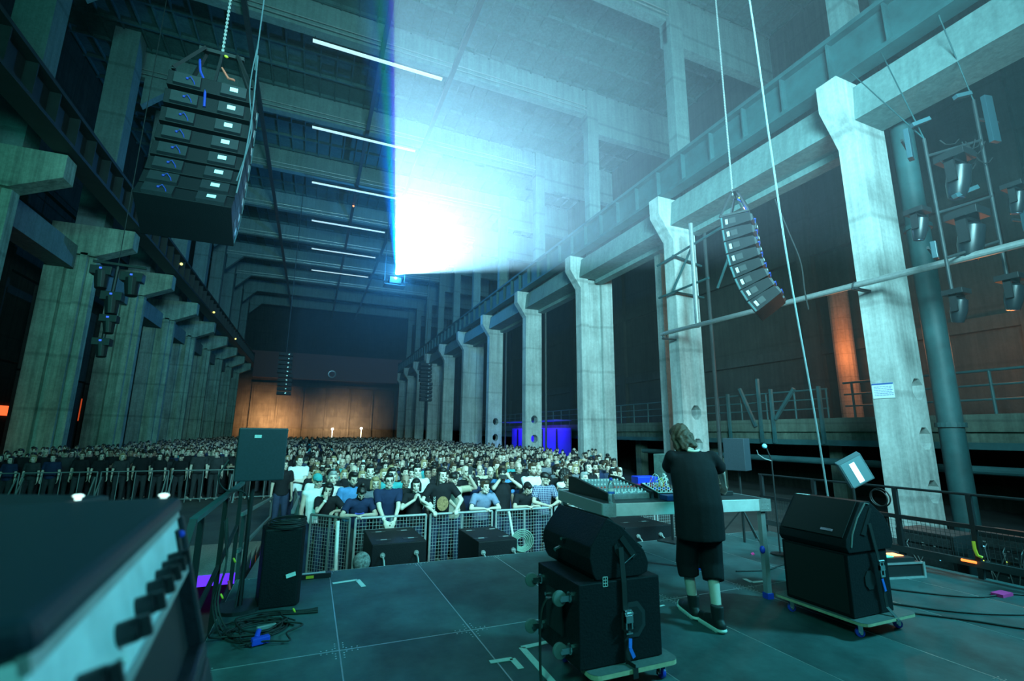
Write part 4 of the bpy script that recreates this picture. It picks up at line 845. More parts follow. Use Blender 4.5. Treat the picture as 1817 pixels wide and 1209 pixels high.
pp = empty('drain_pipe', (15.6, 7.4, FL), 0, 'thick green-grey vertical pipe beside the nearest right-hand pillar', 'pipe'); T = Matrix.Translation((-15.6, -7.4, -FL))
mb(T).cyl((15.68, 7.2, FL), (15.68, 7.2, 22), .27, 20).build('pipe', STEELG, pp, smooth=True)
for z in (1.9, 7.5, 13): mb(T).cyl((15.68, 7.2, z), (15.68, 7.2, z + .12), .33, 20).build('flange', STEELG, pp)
for (k, y, lab) in ((1, 14.9, 'second'), (3, 30.6, 'fourth'), (4, 38.4, 'fifth')):
    tag(mb().cyl((15.5, y, FL), (15.5, y, 12), .08, 10).build('wall_pipe', STEELD), f'dark vertical pipe on the {lab} right-hand pillar', 'pipe')
tag(mb().box(15.3, 15.75, 17.6, 18.05, FL, 10.5).build('slim_post', CONC), 'slim concrete post between the second and third right-hand pillars', 'post')
# notice on the nearest pillar
ns = empty('notice_board', (13.99, 7.77, 2.84), 0, 'small white notice with blue scribbled lines on the nearest right-hand pillar', 'notice')
mb().box(-.012, 0, -.27, .25, -.2, .2).build('board', mat('notice_white', (.7, .75, .78), .5), ns)
b = mb(); b.box(-.016, -.012, -.27, .25, .16, .2)
rr = random.Random(5)
for j in range(6):
    y = .2
    while y > -.22: l = rr.uniform(.02, .07); b.box(-.015, -.012, y - l, y, .10 - j * .045, .112 - j * .045); y -= l + .015
b.build('writing', mat('ink_blue', (.03, .12, .4), .5), ns)
# ================================================================ lighting ladder at the right
def moving_head(loc, parent_label, s=1.0, name='moving_head_lamp', rz=0, tilt=.2):
    t = empty(name, loc, rz, parent_label, 'stage lamp')
    mb().box(-.16 * s, .16 * s, -.16 * s, .16 * s, -.1 * s, 0).build('base', BLKM, t, bevel=.01)
    mb().box(-.17 * s, -.13 * s, -.05 * s, .05 * s, -.42 * s, -.08 * s).box(.13 * s, .17 * s, -.05 * s, .05 * s, -.42 * s, -.08 * s).box(-.17 * s, .17 * s, -.05 * s, .05 * s, -.14 * s, -.1 * s).build('yoke', BLKM, t)
    hd = Matrix.Translation((0, 0, -.36 * s)) @ Matrix.Rotation(tilt, 4, 'X')
    b = lathe([(.06 * s, .2 * s), (.12 * s, .16 * s), (.125 * s, -.06 * s), (.10 * s, -.2 * s), (.09 * s, -.24 * s), (.085 * s, -.25 * s)], 16, hd); b.build('head', mat('lamp_shell', (.012, .018, .022), .35), t, smooth=True)
    mb(hd).cyl((0, 0, -.25 * s), (0, 0, -.256 * s), .075 * s, 14).build('lens', mat('lens_glass', (.1, .2, .3), .1), t)
    return t
ld_ = empty('lighting_ladder', (13.3, 5.2, 4.8), 0, 'hanging ladder frame of two tubes carrying stage lamps at the far right', 'lighting frame'); T = Matrix.Translation((-13.3, -5.2, -4.8))
for (a, c) in (((12.86, 5.5, 8.6), (12.91, 5.5, 4.8)), ((14.2, 5.0, 9.7), (14.1, 5.0, 5.1))): mb(T).cyl(a, c, .035, 10).build('tube', STEELD, ld_)
for z in (8.15, 6.7, 5.6): mb(T).cyl((12.88, 5.5, z), (14.15, 5.0, z + .45), .035, 8).build('rung', STEELD, ld_)
for p, q in (((12.87, 5.5, 8.6), (13.6, 6.4, 12.0)), ((12.87, 5.5, 8.6), (13.6, 7.2, 12.0)), ((14.2, 5.0, 9.7), (13.6, 5.1, 12.0))): mb(T).cyl(p, q, .014, 6).build('suspension_cable', STEELG, ld_)
b = mb(T); rr = random.Random(9)
for k in range(14):
    a = Vector((12.9 + 1.2 * rr.random(), 5.4 - .4 * rr.random(), 8.0 + .7 * rr.random())); c = a + Vector((rr.uniform(.2, .6), -.15, rr.uniform(-.1, .3))); m_ = (a + c) / 2 + Vector((0, 0, -rr.uniform(.1, .4))); b.tube([a, a.lerp(m_, .5) + Vector((0, 0, -.05)), m_, m_.lerp(c, .5) + Vector((0, 0, -.05)), c], .014, 5)
b.build('cable_loom', RUB, ld_)
for loc, lab, s_ in (((13.45, 5.25, 8.2), 'large round-nosed stage lamp, upper of two in the middle of the right lighting ladder', 1.8), ((13.5, 5.25, 6.75), 'large round-nosed stage lamp, lower of two in the middle of the right lighting ladder', 1.9), ((12.95, 5.45, 4.85), 'black stage lamp at the foot of the left tube of the lighting ladder', 1.2), ((14.1, 4.95, 5.2), 'black stage lamp at the foot of the right tube of the lighting ladder', 1.3), ((14.75, 4.8, 7.5), 'black stage lamp with yellow tags right of the lighting ladder', 1.2), ((12.5, 5.7, 6.8), 'small dark stage lamp left of the lighting ladder', 1.2)): moving_head(loc, lab, s_)
PANB = mat('led_panel_pale', (.03, .075, .095), .4)
for (p, hx, hz, rz_, lab) in (((12.62, 5.70, 8.5), .12, .38, .3, 'upper left of the lighting ladder'), ((12.72, 5.6, 5.8), .09, .2, .3, 'lower left of the lighting ladder'), ((14.52, 4.88, 9.2), .12, .62, -.2, 'upper right of the lighting ladder'), ((14.9, 4.75, 6.6), .13, .28, -.2, 'lower right of the lighting ladder')):
    t = empty('led_panel_lamp', p, rz_, f'pale flat panel lamp at the {lab}', 'stage lamp'); mb().box(-hx, hx, -.05, .05, -hz, hz).build('housing', PANB, t, bevel=.01); mb().box(-hx - .22, hx + .22, .05, .09, -.03, .03).build('bracket', BLKM, t)
for (p, q, lab) in (((12.65, 5.6, 8.95), (13.0, 5.4, 9.1), 'upper left'), ((13.75, 5.15, 9.75), (14.1, 5.0, 9.85), 'upper right'), ((13.25, 5.3, 7.1), (13.8, 5.1, 7.35), 'middle')):
    tag(mb().bar(p, q, .12, .1).build('bar_lamp', mat('bar_lamp_pale', (.05, .11, .13), .35), bevel=.01), f'short horizontal bar lamp on the lighting ladder, {lab}', 'stage lamp')
# hanging lamp cluster at the left
t = empty('lamp_cluster', (-5.75, 17, 5.9), 0, 'dark cluster of stage lamps hanging between the left-hand pillars', 'stage lamp')
mb().cyl((0, 0, 0), (.0, 0, 18.2), .012, 6).build('suspension_cable', STEELD, t); mb().cyl((0, 0, .5), (-.05, 0, -2.2), .05, 8).build('pole', BLKM, t)
mb().bar((-.6, 0, .6), (.7, 0, .55), .07, .07).build('cross_bar', BLKM, t)
for (x, z, s_) in ((-.35, .45, 1.6), (.4, .35, 1.7), (.0, -.3, 1.6), (.02, -1.0, 1.3), (-.05, -1.7, 1.3)):
    mb(Matrix.Translation((x, 0, z))).box(-.16 * s_, .16 * s_, -.15, .15, -.16 * s_, .0).cyl((0, 0, -.1 * s_), (.05, -.05, -.42 * s_), .12 * s_, 12, r2=.09 * s_).build('lamp_body', BLKM, t, bevel=.01)
    mb(Matrix.Translation((x, -.16, z))).box(-.03, .03, -.005, .005, -.1, -.05).build('blue_indicator', mat('indicator_blue', (.1, .2, 1), .4, emit=(.06, .12, 1), estr=.8, sampled=False), t)
# ================================================================ side aisles: right mezzanine
GRN = concrete('mezzanine_concrete', (.13, .17, .14), plank=.3, stain=.6)
mz = empty('mezzanine', (18.5, 20, 1.3), 0, 'concrete gallery in the right aisle behind the pillars', 'gallery'); T = Matrix.Translation((-18.5, -20, -1.3))
mb(T).box(17.8, 22.25, 4.0, 60, 1.42, 2.3).build('slab', GRN, mz); mb(T).box(17.7, 17.8, 4.0, 60, 1.8, 2.3).build('fascia', GRN, mz); mb(T).box(17.7, 17.78, 4.0, 60, 1.3, 1.5).build('lower_lip', STEELG, mz)
for y in range(6, 60, 6): mb(T).box(18.6, 19.1, y, y + .5, FL, 1.45).build('support_post', GRN, mz)
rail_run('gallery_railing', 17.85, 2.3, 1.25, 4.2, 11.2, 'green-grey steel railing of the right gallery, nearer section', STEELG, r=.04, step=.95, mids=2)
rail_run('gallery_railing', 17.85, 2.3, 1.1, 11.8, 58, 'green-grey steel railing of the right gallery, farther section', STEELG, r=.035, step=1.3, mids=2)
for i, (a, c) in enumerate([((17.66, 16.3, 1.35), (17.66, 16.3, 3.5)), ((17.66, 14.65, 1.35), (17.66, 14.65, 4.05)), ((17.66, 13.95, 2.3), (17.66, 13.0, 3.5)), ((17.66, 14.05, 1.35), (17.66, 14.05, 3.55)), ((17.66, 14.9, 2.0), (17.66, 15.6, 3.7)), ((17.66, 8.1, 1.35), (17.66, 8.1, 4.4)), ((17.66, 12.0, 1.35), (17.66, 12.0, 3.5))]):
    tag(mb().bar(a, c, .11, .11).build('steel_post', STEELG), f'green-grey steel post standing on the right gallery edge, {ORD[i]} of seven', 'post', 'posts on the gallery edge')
tag(mb().cyl((17.2, 3, .75), (17.2, 22, .75), .12, 12).build('heating_pipe', STEELG), 'horizontal grey pipe below the right gallery', 'pipe')
for i, (y, z, w_, h_) in enumerate([(6.3, 6.2, .6, .35), (13.3, 6.4, .6, .4)]):
    t = tag(mb().cyl((21.6, y, 2.3), (21.6, y, 8.2), .4, 16).build('round_pillar', concrete('aisle_pillar_concrete%d' % i, (.40, .30, .25))), f'round concrete pillar lit orange in the right aisle, {ORD[i]} from the stage', 'pillar')
# far right: blue bar
bw = empty('bar_booth', (16.85, 36.0, FL), 0, 'blue-lit bar in the right aisle behind the pillars', 'bar')
BLW = mat('blue_drape', (.10, .08, .7), .8)  # the bar's blue light is put into this base colour
mb().box(.6, .68, -5.5, 5.5, 0, 2.95).build('back_sheet', BLW, bw); mb().box(-.4, -.2, -5, 5, 0, 1.2).build('counter', BLW, bw); mb().box(-.75, .68, -5.5, 5.5, 3.45, 3.53).build('canopy', BLW, bw)
for y in (-3.5, -1, 1.5, 4): mb().box(.5, .6, y, y + .12, .2, 2.9).build('divider', BLKM, bw)
# dark infill behind the gallery, and warm signs in the left aisle
for (x, y, z, sx, sz, lab, s_) in ((-14.78, 33.4, 2.5, 2.6, .5, 'leftmost', 1.6), (-14.78, 41.2, 2.9, 1.6, 1.5, 'second', .45)):
    tag(mb().box(x, x + .05, y - sx / 2, y + sx / 2, z - sz / 2, z + sz / 2).build('aisle_lamp', mat('orange_lamp_%d' % int(s_ * 10), (1, .3, .1), .5, emit=(1, .12, .03), estr=s_)), f'glowing orange light in the left aisle, {lab} of two', 'lamp')
light('aisle_orange_light', 'POINT', (-13.6, 26.5, 1.5), 18, (1.0, .25, .08), shadow_soft_size=.3)
for (x, z, lab) in ((3.45, 2.0, 'left'), (8.2, 2.2, 'right')):
    tag(mb().ball((x, 88, z), .22, 12, 8).cyl((x, 88, FL), (x, 88, z - .2), .05, 8).build('flood_lamp', mat('warm_flood', (1, .95, .7), .4, emit=(1, 1, .72), estr=5, sampled=False), smooth=True), f'small bright lamp on a pole before the far end wall, the {lab} of two', 'lamp')
for i, (x, y, z, c_) in enumerate([(1.9, 43, 22.14, (1, .3, .1)), (-9.24, 37.5, 12.9, (.9, .9, .2)), (-9.24, 50, 12.4, (.9, .8, .15)), (-9.24, 64, 12.4, (.9, .8, .2))]):
    tag(mb().ball((x, y, z), .09, 8, 6).build('signal_lamp', mat('signal_%d' % i, c_, .4, emit=c_, estr=2.5, sampled=False)), ['tiny orange lamp left of the projector light under the roof', 'tiny yellow lamp on the left crane runway, nearest of three', 'tiny yellow lamp on the left crane runway, middle of three', 'tiny yellow lamp on the left crane runway, farthest of three'][i], 'lamp')
# crane bridge far back
cb = tag(mb().box(-9.2, 13.3, 84, 85.2, 10.0, 14.2).box(-9.9, -9.2, 83.9, 85.3, 13.8, 14.2).box(13.3, 13.95, 83.9, 85.3, 13.64, 14.2).build('crane_bridge', mat('dark_red_crane', (.12, .02, .02), .6)), 'dark red overhead crane bridge in front of the far end wall', 'crane')
tag(mb().ring((2.5, 83.9, 11.0), .55, .12, axis=(0, 1, 0), n=20).build('round_sign', GALV), 'small round sign hanging on the far crane bridge', 'sign')
# ================================================================ people
SKIN = mat('skin', (.50, .38, .31), .55, noise=(20, .12)); SKIN2 = mat('skin_tan', (.30, .20, .15), .55, noise=(20, .12)); SKIN3 = mat('skin_pale', (.62, .50, .43), .55, noise=(20, .1))
EYE = mat('eye_dark', (.02, .015, .012), .25); LIP = mat('lips', (.38, .16, .14), .5); BROW = mat('eyebrow_hair', (.05, .035, .025), .8)
HAIRS = {'black': mat('hair_black', (.010, .009, .009), .5, noise=(40, .5)), 'brown': mat('hair_brown', (.075, .042, .024), .5, noise=(45, .6)), 'blond': mat('hair_blond', (.38, .27, .14), .55, noise=(45, .5)), 'grey': mat('hair_grey', (.32, .33, .33), .6, noise=(45, .4))}
def cloth(n, c, am=.3): return mat('cloth_' + n, c, .85, noise=(9, am), bump=.25, spec=.2)
CL = {'black': cloth('black', (.012, .013, .016)), 'navy': cloth('navy', (.015, .028, .075)), 'grey': cloth('grey', (.16, .17, .2)), 'slate': cloth('slate', (.20, .24, .36)), 'white': cloth('white', (.72, .76, .76), .15),
      'teal': cloth('teal', (.05, .34, .36)), 'blue': cloth('blue', (.08, .24, .5)), 'beige': cloth('beige', (.55, .47, .36)), 'charcoal': cloth('charcoal', (.035, .04, .045)), 'olive': cloth('olive', (.10, .12, .06)), 'denim': cloth('denim', (.03, .045, .09)), 'red': cloth('red', (.25, .03, .03))}
pm = mat('cloth_plaid', (.05, .06, .12), .85)
def _plaid():
    nt = pm.node_tree; b = nt.nodes['Principled BSDF']; t = nt.nodes.new('ShaderNodeTexCoord'); col = None
    def wave(d):
        w_ = nt.nodes.new('ShaderNodeTexWave'); w_.wave_type = 'BANDS'; w_.bands_direction = d; w_.inputs['Scale'].default_value = 9; nt.links.new(t.outputs['Object'], w_.inputs['Vector'])
        r = nt.nodes.new('ShaderNodeMapRange'); nt.links.new(w_.outputs['Fac'], r.inputs[0]); r.inputs[1].default_value = .75; r.inputs[2].default_value = .95; return r.outputs[0]
    a = nt.nodes.new('ShaderNodeMath'); a.operation = 'ADD'; nt.links.new(wave('X'), a.inputs[0]); nt.links.new(wave('Z'), a.inputs[1])
    m = nt.nodes.new('ShaderNodeMix'); m.data_type = 'RGBA'; m.inputs[6].default_value = (.02, .03, .09, 1); m.inputs[7].default_value = (.30, .32, .42, 1); nt.links.new(a.outputs[0], m.inputs[0]); nt.links.new(m.outputs[2], b.inputs['Base Color'])
_plaid(); CL['plaid'] = pm
class Blob(MB):
    def cap(s, a, b, ra, rb=None, ends=(1, 1), n=12):
        rb = ra if rb is None else rb; s.cyl(a, b, ra, n, r2=rb)
        if ends[0]: s.ball(a, ra, n, 8)
        if ends[1]: s.ball(b, rb, n, 8)
        return s
    def ell(s, c, r, M_=None):
        old = s.M; mm = Matrix.Translation(Vector(c)) @ (M_ if M_ is not None else Matrix.Identity(4)); s.M = mm if old is None else old @ mm
        s.ball((0, 0, 0), 1.0, 14, 10, r); s.M = old; return s
    def remesh(s, name, m, vox, parent=None, smooth=3, disp=0.0):
        me = bpy.data.meshes.new(name); me.from_pydata(s.v, [], s.f); o = bpy.data.objects.new(name, me); COL.objects.link(o)
        md = o.modifiers.new('r', 'REMESH'); md.mode = 'VOXEL'; md.voxel_size = vox
        if smooth: sm = o.modifiers.new('s', 'SMOOTH'); sm.iterations = smooth; sm.factor = .5
        dg = bpy.context.evaluated_depsgraph_get(); me2 = bpy.data.meshes.new_from_object(o.evaluated_get(dg)); o.modifiers.clear(); o.data = me2; bpy.data.meshes.remove(me); me2.name = name
        me2.materials.clear()
        for x in (m if isinstance(m, (list, tuple)) else [m]): me2.materials.append(x)
        if disp:
            n = len(me2.vertices); co = np.empty(n * 3); me2.vertices.foreach_get('co', co); co = co.reshape(-1, 3)
            d = np.sin(co[:, 0] * 95 + 3 * np.sin(co[:, 2] * 30)) * np.sin(co[:, 1] * 83 + 2 * np.sin(co[:, 2] * 37)); c0 = co.mean(0); v = co - c0; v[:, 2] *= .3; v /= (np.linalg.norm(v, axis=1)[:, None] + 1e-6)
            co += v * d[:, None] * disp; me2.vertices.foreach_set('co', co.ravel())
        me2.polygons.foreach_set('use_smooth', [True] * len(me2.polygons)); me2.update()
        if parent is not None: o.parent = parent
        return o
def rotm(pitch=0, yaw=0, roll=0): return Matrix.Rotation(R(yaw), 4, 'Z') @ Matrix.Rotation(R(pitch), 4, 'X') @ Matrix.Rotation(R(roll), 4, 'Y')
def head_blobs(b, M_, fem=False):
    o = b.M; b.M = M_ if o is None else o @ M_; w_ = .93 if fem else 1.0
    b.ell((0, .014, .055), (.076, .096, .088)).ell((0, -.028, .0), (.060 * w_, .064, .088)).ell((0, -.064, -.080), (.026 * w_, .024, .024))
    for sx in (-1, 1): b.ell((sx * .038 * w_, -.028, -.058), (.028, .034, .028)).ell((sx * .036, -.070, -.006), (.024, .022, .022)).ell((sx * .077, .012, .004), (.011, .020, .032))
    b.cap((0, -.090, .030), (0, -.112, -.012), .008, .0125).cap((-.034, -.082, .040), (.034, -.082, .040), .011).cap((-.015, -.090, -.044), (.015, -.090, -.044), .010)
    b.M = o
def hand_blobs(b, wr, d, nrm, side=1, curl=.5, s_=1.0):
    """wr wrist, d pointing direction, nrm back-of-hand normal"""
    d = Vector(d).normalized(); nrm = Vector(nrm); nrm = (nrm - d * nrm.dot(d)).normalized(); sd = d.cross(nrm) * side; wr = Vector(wr)
    Mh = Matrix(((sd.x, d.x, nrm.x, 0), (sd.y, d.y, nrm.y, 0), (sd.z, d.z, nrm.z, 0), (0, 0, 0, 1)))
    b.ell(wr + d * .048, (.040 * s_, .052, .017), Mh)
    for i, (off, ln) in enumerate(((-.030, .058), (-.010, .072), (.011, .076), (.031, .066))):
        p0 = wr + d * .085 + sd * off; a = curl * .8; p1 = p0 + (d * math.cos(a) - nrm * math.sin(a) + sd * off * 1.2) * ln * .5; a2 = curl * 1.9; p2 = p1 + (d * math.cos(a2) - nrm * math.sin(a2)) * ln * .5
        b.cap(p0, p1, .0095 * s_, .0088, n=8); b.cap(p1, p2, .0088, .0075, n=8)
    t0 = wr + d * .025 + sd * .030; t1 = t0 + (d * .65 + sd * .6 - nrm * .3).normalized() * .038; t2 = t1 + (d * .9 - nrm * .35 * curl).normalized() * .03
    b.cap(t0, t1, .0125, .011, n=8); b.cap(t1, t2, .011, .009, n=8)
def ik(sh, wr, l1, l2, pole):
    sh = Vector(sh); wr = Vector(wr); d = wr - sh; L_ = d.length
    if L_ > (l1 + l2) * .995: wr = sh + d.normalized() * (l1 + l2) * .995; d = wr - sh; L_ = d.length
    a = (l1 * l1 - l2 * l2 + L_ * L_) / (2 * L_); h = math.sqrt(max(l1 * l1 - a * a, 0)); dn = d / L_; p = Vector(pole); p = (p - dn * p.dot(dn)).normalized()
    return sh + dn * a + p * h, wr
def paint_face(o, Mh, mats_extra=True):
    """assign eye / brow / lip material to faces of the remeshed body by position in the head frame"""
    me = o.data; n = len(me.polygons); c = np.empty(n * 3); me.polygons.foreach_get('center', c); c = c.reshape(-1, 3)
    Mi = np.array(Mh.inverted()); q = c @ Mi[:3, :3].T + Mi[:3, 3]; mi = np.zeros(n, dtype=np.int32); fr = q[:, 1] < -.055
    for sx in (-1, 1):
        mi[fr & (((q[:, 0] - sx * .031) / .016) ** 2 + ((q[:, 2] - .017) / .0085) ** 2 < 1)] = 1
        mi[fr & (np.abs(q[:, 0] - sx * .033) < .021) & (np.abs(q[:, 2] - .043) < .0065)] = 3
    mi[(q[:, 1] < -.08) & (((q[:, 0]) / .024) ** 2 + ((q[:, 2] + .045) / .0085) ** 2 < 1)] = 2
    me.polygons.foreach_set('material_index', mi); me.update()
def hair(root, Mh, style, col, vox, fem=False):
    if style == 'bald': return None
    b = Blob(); b.M = Mh
    if style == 'cap':
        b.ell((0, .012, .078), (.086, .104, .078)).ell((0, -.10, .062), (.062, .06, .010)); return b.remesh('cap', HAIRS[col] if col in HAIRS else CL[col], vox, root)
    b.ell((0, .030, .072), (.083, .094, .086)).ell((0, -.008, .112), (.070, .085, .046)); b.ell((0, .065, .01), (.066, .050, .075))
    for sx in (-1, 1): b.ell((sx * .064, .015, .05), (.022, .055, .05))
    nm = 'hair'; dp = .003
    if style == 'long':
        for sx in (-1, 1): b.cap((sx * .072, .0, .05), (sx * .078, .0, -.11), .028, .030).cap((sx * .078, .0, -.11), (sx * .085, -.01, -.22), .030, .018)
        b.cap((0, .075, .02), (0, .07, -.18), .06, .05)
    elif style == 'bob':
        for sx in (-1, 1): b.cap((sx * .075, .0, .06), (sx * .080, -.01, -.065), .028, .026)
        b.cap((0, .07, .04), (0, .06, -.08), .065, .055); b.ell((0, -.045, .105), (.062, .045, .035))
    elif style == 'bun': b.ell((0, .05, .185), (.042, .042, .038))
    elif style == 'curly': b.ell((0, .03, .06), (.15, .13, .13)).ell((-.10, .02, -.04), (.07, .08, .09)).ell((.10, .02, -.04), (.07, .08, .09)); dp = .012
    elif style == 'quiff': b.ell((0, -.05, .135), (.06, .04, .03))
    return b.remesh(nm, HAIRS[col], vox, root, smooth=2, disp=dp)
def figure(name, loc, rz, s, skin, shirt, trous, hstyle, hcol, pose, vox=.011, label=None, group=None, sleeve='short', fem=False, extras=(), lean=0, head=(0, 0, 0), cat='person'):
    """pose: dict wrL, wrR (local, metres at scale 1), optional poles and hand directions; figure faces -y"""
    root_loc = Vector(loc)
    b = Blob(); sw = .165 if fem else .185
    L_ = R(lean); H0 = Vector((0, 0, .95)); Ml = Matrix.Translation(H0) @ Matrix.Rotation(L_, 4, 'X') @ Matrix.Translation(-H0)   # rotate forward (toward -y)
    up = lambda p: Ml @ Vector(p)
    shL, shR = up((sw, 0, 1.425)), up((-sw, 0, 1.425))
    if 'sh' in pose: shL, shR = shL + Vector(pose['sh'][0]), shR + Vector(pose['sh'][1])
    hp = up((0, -.012, 1.60)) + Vector(pose.get('hoff', (0, 0, 0)))
    Mh = Matrix.Translation(hp) @ rotm(*head)
    # limbs
    elL, wrL = ik(shL, pose.get('wrL', (.24, -.03, .82)), .29, .26, pose.get('poleL', (.6, .6, -.3)))
    elR, wrR = ik(shR, pose.get('wrR', (-.24, -.03, .82)), .29, .26, pose.get('poleR', (-.6, .6, -.3)))
    kn = pose.get('knee', [(.10, -.03, .50), (-.10, -.03, .50)]); an = pose.get('ankle', [(.11, .01, .09), (-.11, .01, .09)]); toe = pose.get('toe', [(.13, -.16, .035), (-.13, -.16, .035)])
    b.ell((0, 0, .96), (.155, .108, .12)); b.ell(up((0, 0, 1.12)), (.132 if not fem else .118, .098, .14)); b.ell(up((0, .005, 1.30)), (.158 if not fem else .14, .112, .15))
    b.cap(shL * .72 + shR * .28, shR * .72 + shL * .28, .056); b.cap(shL, shR, .048); nb = (shL + shR) / 2 + Vector((0, .01, .0)); b.cap(nb, hp + Mh.to_3x3() @ Vector((0, .02, -.03)), .062 if not fem else .052, .050 if not fem else .043)
    for sh, el, wr in ((shL, elL, wrL), (shR, elR, wrR)): b.cap(sh, el, .052 if not fem else .044, .040); b.cap(el, wr, .040 if not fem else .034, .026)
    for i, hx in enumerate((.085, -.085)): b.cap((hx, 0, .90), kn[i], .088, .056); b.cap(kn[i], an[i], .054, .040); b.cap(an[i], (an[i][0], an[i][1] + .01, .05), .038, .034); b.cap((an[i][0], an[i][1] + .02, .045), toe[i], .038, .030)
    dl = pose.get('hdL', wrL - elL); dr = pose.get('hdR', wrR - elR)
    hand_blobs(b, wrL, dl, pose.get('hnL', (.5, .3, .8)), 1 if pose.get('flipL') is None else -1, pose.get('curl', .5)); hand_blobs(b, wrR, dr, pose.get('hnR', (-.5, .3, .8)), -1, pose.get('curl', .5))
    head_blobs(b, Mh, fem)
    body = b.remesh(name, [skin, EYE, LIP, BROW], vox); body.location = root_loc; body.rotation_euler = (0, 0, rz); body.scale = (s, s, s)
    paint_face(body, Mh)
    if label: tag(body, label, cat, group)
    v2 = max(vox, .011)
    # shirt
    t = Blob(); f = 1.0; loose = pose.get('loose', 0.0)
    hem = pose.get('hem', .90); lv_ = [(hem, .165 + loose * 1.3, .128 + loose), (.98, .166 + loose * 1.3, .126 + loose), (1.12, .165 + loose * 1.2, .122 + loose), (1.28, .190 + loose * .7, .132 + loose * .5), (1.38, .182 + loose * .3, .118), (1.44, .145, .092), (1.49, .080, .068)]
    if fem: lv_ = [(a_, b_2 * (.93 if a_ > 1.0 else 1.0), c_2) for a_, b_2, c_2 in lv_]
    rg = []
    for (z_, rx_, ry_) in lv_:
        for i_ in range(18):
            q_ = Vector((rx_ * math.cos(2 * PI * i_ / 18), ry_ * math.sin(2 * PI * i_ / 18), z_)); rg.append(up(q_) if z_ > .95 else q_)
    n_ = len(lv_); t._add(rg, [(j_ * 18 + i_, j_ * 18 + (i_ + 1) % 18, (j_ + 1) * 18 + (i_ + 1) % 18, (j_ + 1) * 18 + i_) for j_ in range(n_ - 1) for i_ in range(18)] + [tuple(range(18))[::-1], tuple(range((n_ - 1) * 18, n_ * 18))]); t.cap(shL * .8 + shR * .2 + Vector((0, 0, -.03)), shR * .8 + shL * .2 + Vector((0, 0, -.03)), .088)
    t.cap(shL + Vector((0, 0, -.01)), shR + Vector((0, 0, -.01)), .062)
    if sleeve != 'none':
        for sh, el, wr in ((shL, elL, wrL), (shR, elR, wrR)):
            if sleeve == 'short': t.cap(sh, sh.lerp(el, .72), .068, .068 + loose * .3, ends=(1, 0))
            else: t.cap(sh, el, .066, .054); t.cap(el, wr, .054, .040, ends=(1, 0))
    so = t.remesh('shirt', CL[shirt], v2, body, smooth=12 if loose else 5)
    # flatten depth of the cylinder hem
    p = Blob(); p.ell((0, 0, .96), (.168, .118, .12))
    short_ = pose.get('shorts')
    for i, hx in enumerate((.085, -.085)):
        if short_: p.cap((hx, 0, .90), Vector(kn[i]) + Vector((0, 0, -.0)), .108, .098, ends=(1, 0)); p.cyl(Vector(kn[i]) + Vector((0, 0, .02)), Vector(kn[i]).lerp(Vector(an[i]), short_), .100, 14, r2=.092)
        else: p.cap((hx, 0, .90), kn[i], .10, .068); p.cap(kn[i], (an[i][0], an[i][1], .06), .068, .056, ends=(1, 0))
    p.remesh('trousers' if not short_ else 'shorts', CL[trous], v2, body, smooth=3)
    hair(body, Mh, hstyle, hcol, v2)
    return body, Mh, (elL, wrL, elR, wrR), (shL, shR)
# ---- the performer ------------------------------------------------------------------
W = Vector((3.33, 3.50, 0)); YAW = PI - .42
Wi = (Matrix.Translation(W) @ Matrix.Rotation(YAW, 4, 'Z')).inverted()
lw = lambda x, y, z: Wi @ Vector((x, y, z))
pose = dict(wrL=lw(4.02, 3.98, 1.03) if False else lw(3.60, 4.17, 1.08), wrR=lw(4.08, 3.86, 1.03), poleL=lw(2.4, 3.9, 1.0) - lw(3.4, 3.8, 1.2), poleR=lw(4.6, 3.3, 1.0) - lw(3.8, 3.7, 1.2), loose=.04, hem=.70, shorts=.30, curl=.6,
            knee=[tuple(lw(3.30, 3.66, .47)), tuple(lw(3.44, 3.50, .47))], ankle=[tuple(lw(3.335, 3.64, .10)), tuple(lw(3.315, 3.345, .10))], toe=[tuple(lw(3.40, 3.86, .035)), tuple(lw(3.35, 3.56, .035))], hoff=(.06, -.03, -.01))
# which side is which: figure's left hand (+x local) is world -x after the half turn
dj, Mh, J, S_ = figure('person', W, YAW, 1.0, SKIN3, 'black', 'black', 'bald', 'brown', pose, vox=.009, lean=13, head=(26, 12, 8), label='performer with long brown hair seen from behind, black t-shirt and shorts, at the table', cat='person')
hb = Blob(); hb.M = Mh
hb.ell((0, .030, .068), (.086, .098, .090)).ell((0, -.008, .108), (.072, .088, .048)).ell((0, .07, .01), (.078, .055, .085))
for sx in (-1, 1): hb.cap((sx * .068, .02, .05), (sx * .080, .01, -.07), .034, .034).cap((sx * .080, .01, -.07), (sx * .080, .0, -.11), .034, .022).cap((sx * .05, .075, .0), (sx * .06, .07, -.10), .042, .026)
hb.cap((0, .085, .02), (.0, .088, -.06), .055, .040).cap((0, .088, -.06), (-.03, .09, -.105), .034, .016).cap((.03, .09, -.07), (.05, .08, -.13), .03, .014)
hb.remesh('hair', mat('hair_performer', (.11, .065, .038), .5, noise=(60, .75), bump=.5), .009, dj, smooth=2, disp=.006)
# pale collar showing at the nape
cb_ = Blob(); nbp = (S_[0] + S_[1]) / 2
cb_.M = None
pts = [nbp + Vector((.066 * math.cos(a), .008 + .066 * math.sin(a), .076 - .016 * math.sin(a))) for a in [R(x) for x in range(10, 175, 15)]]
mb().tube(pts, .011, 8).build('collar', mat('pale_collar', (.75, .72, .6), .7), dj, smooth=True)
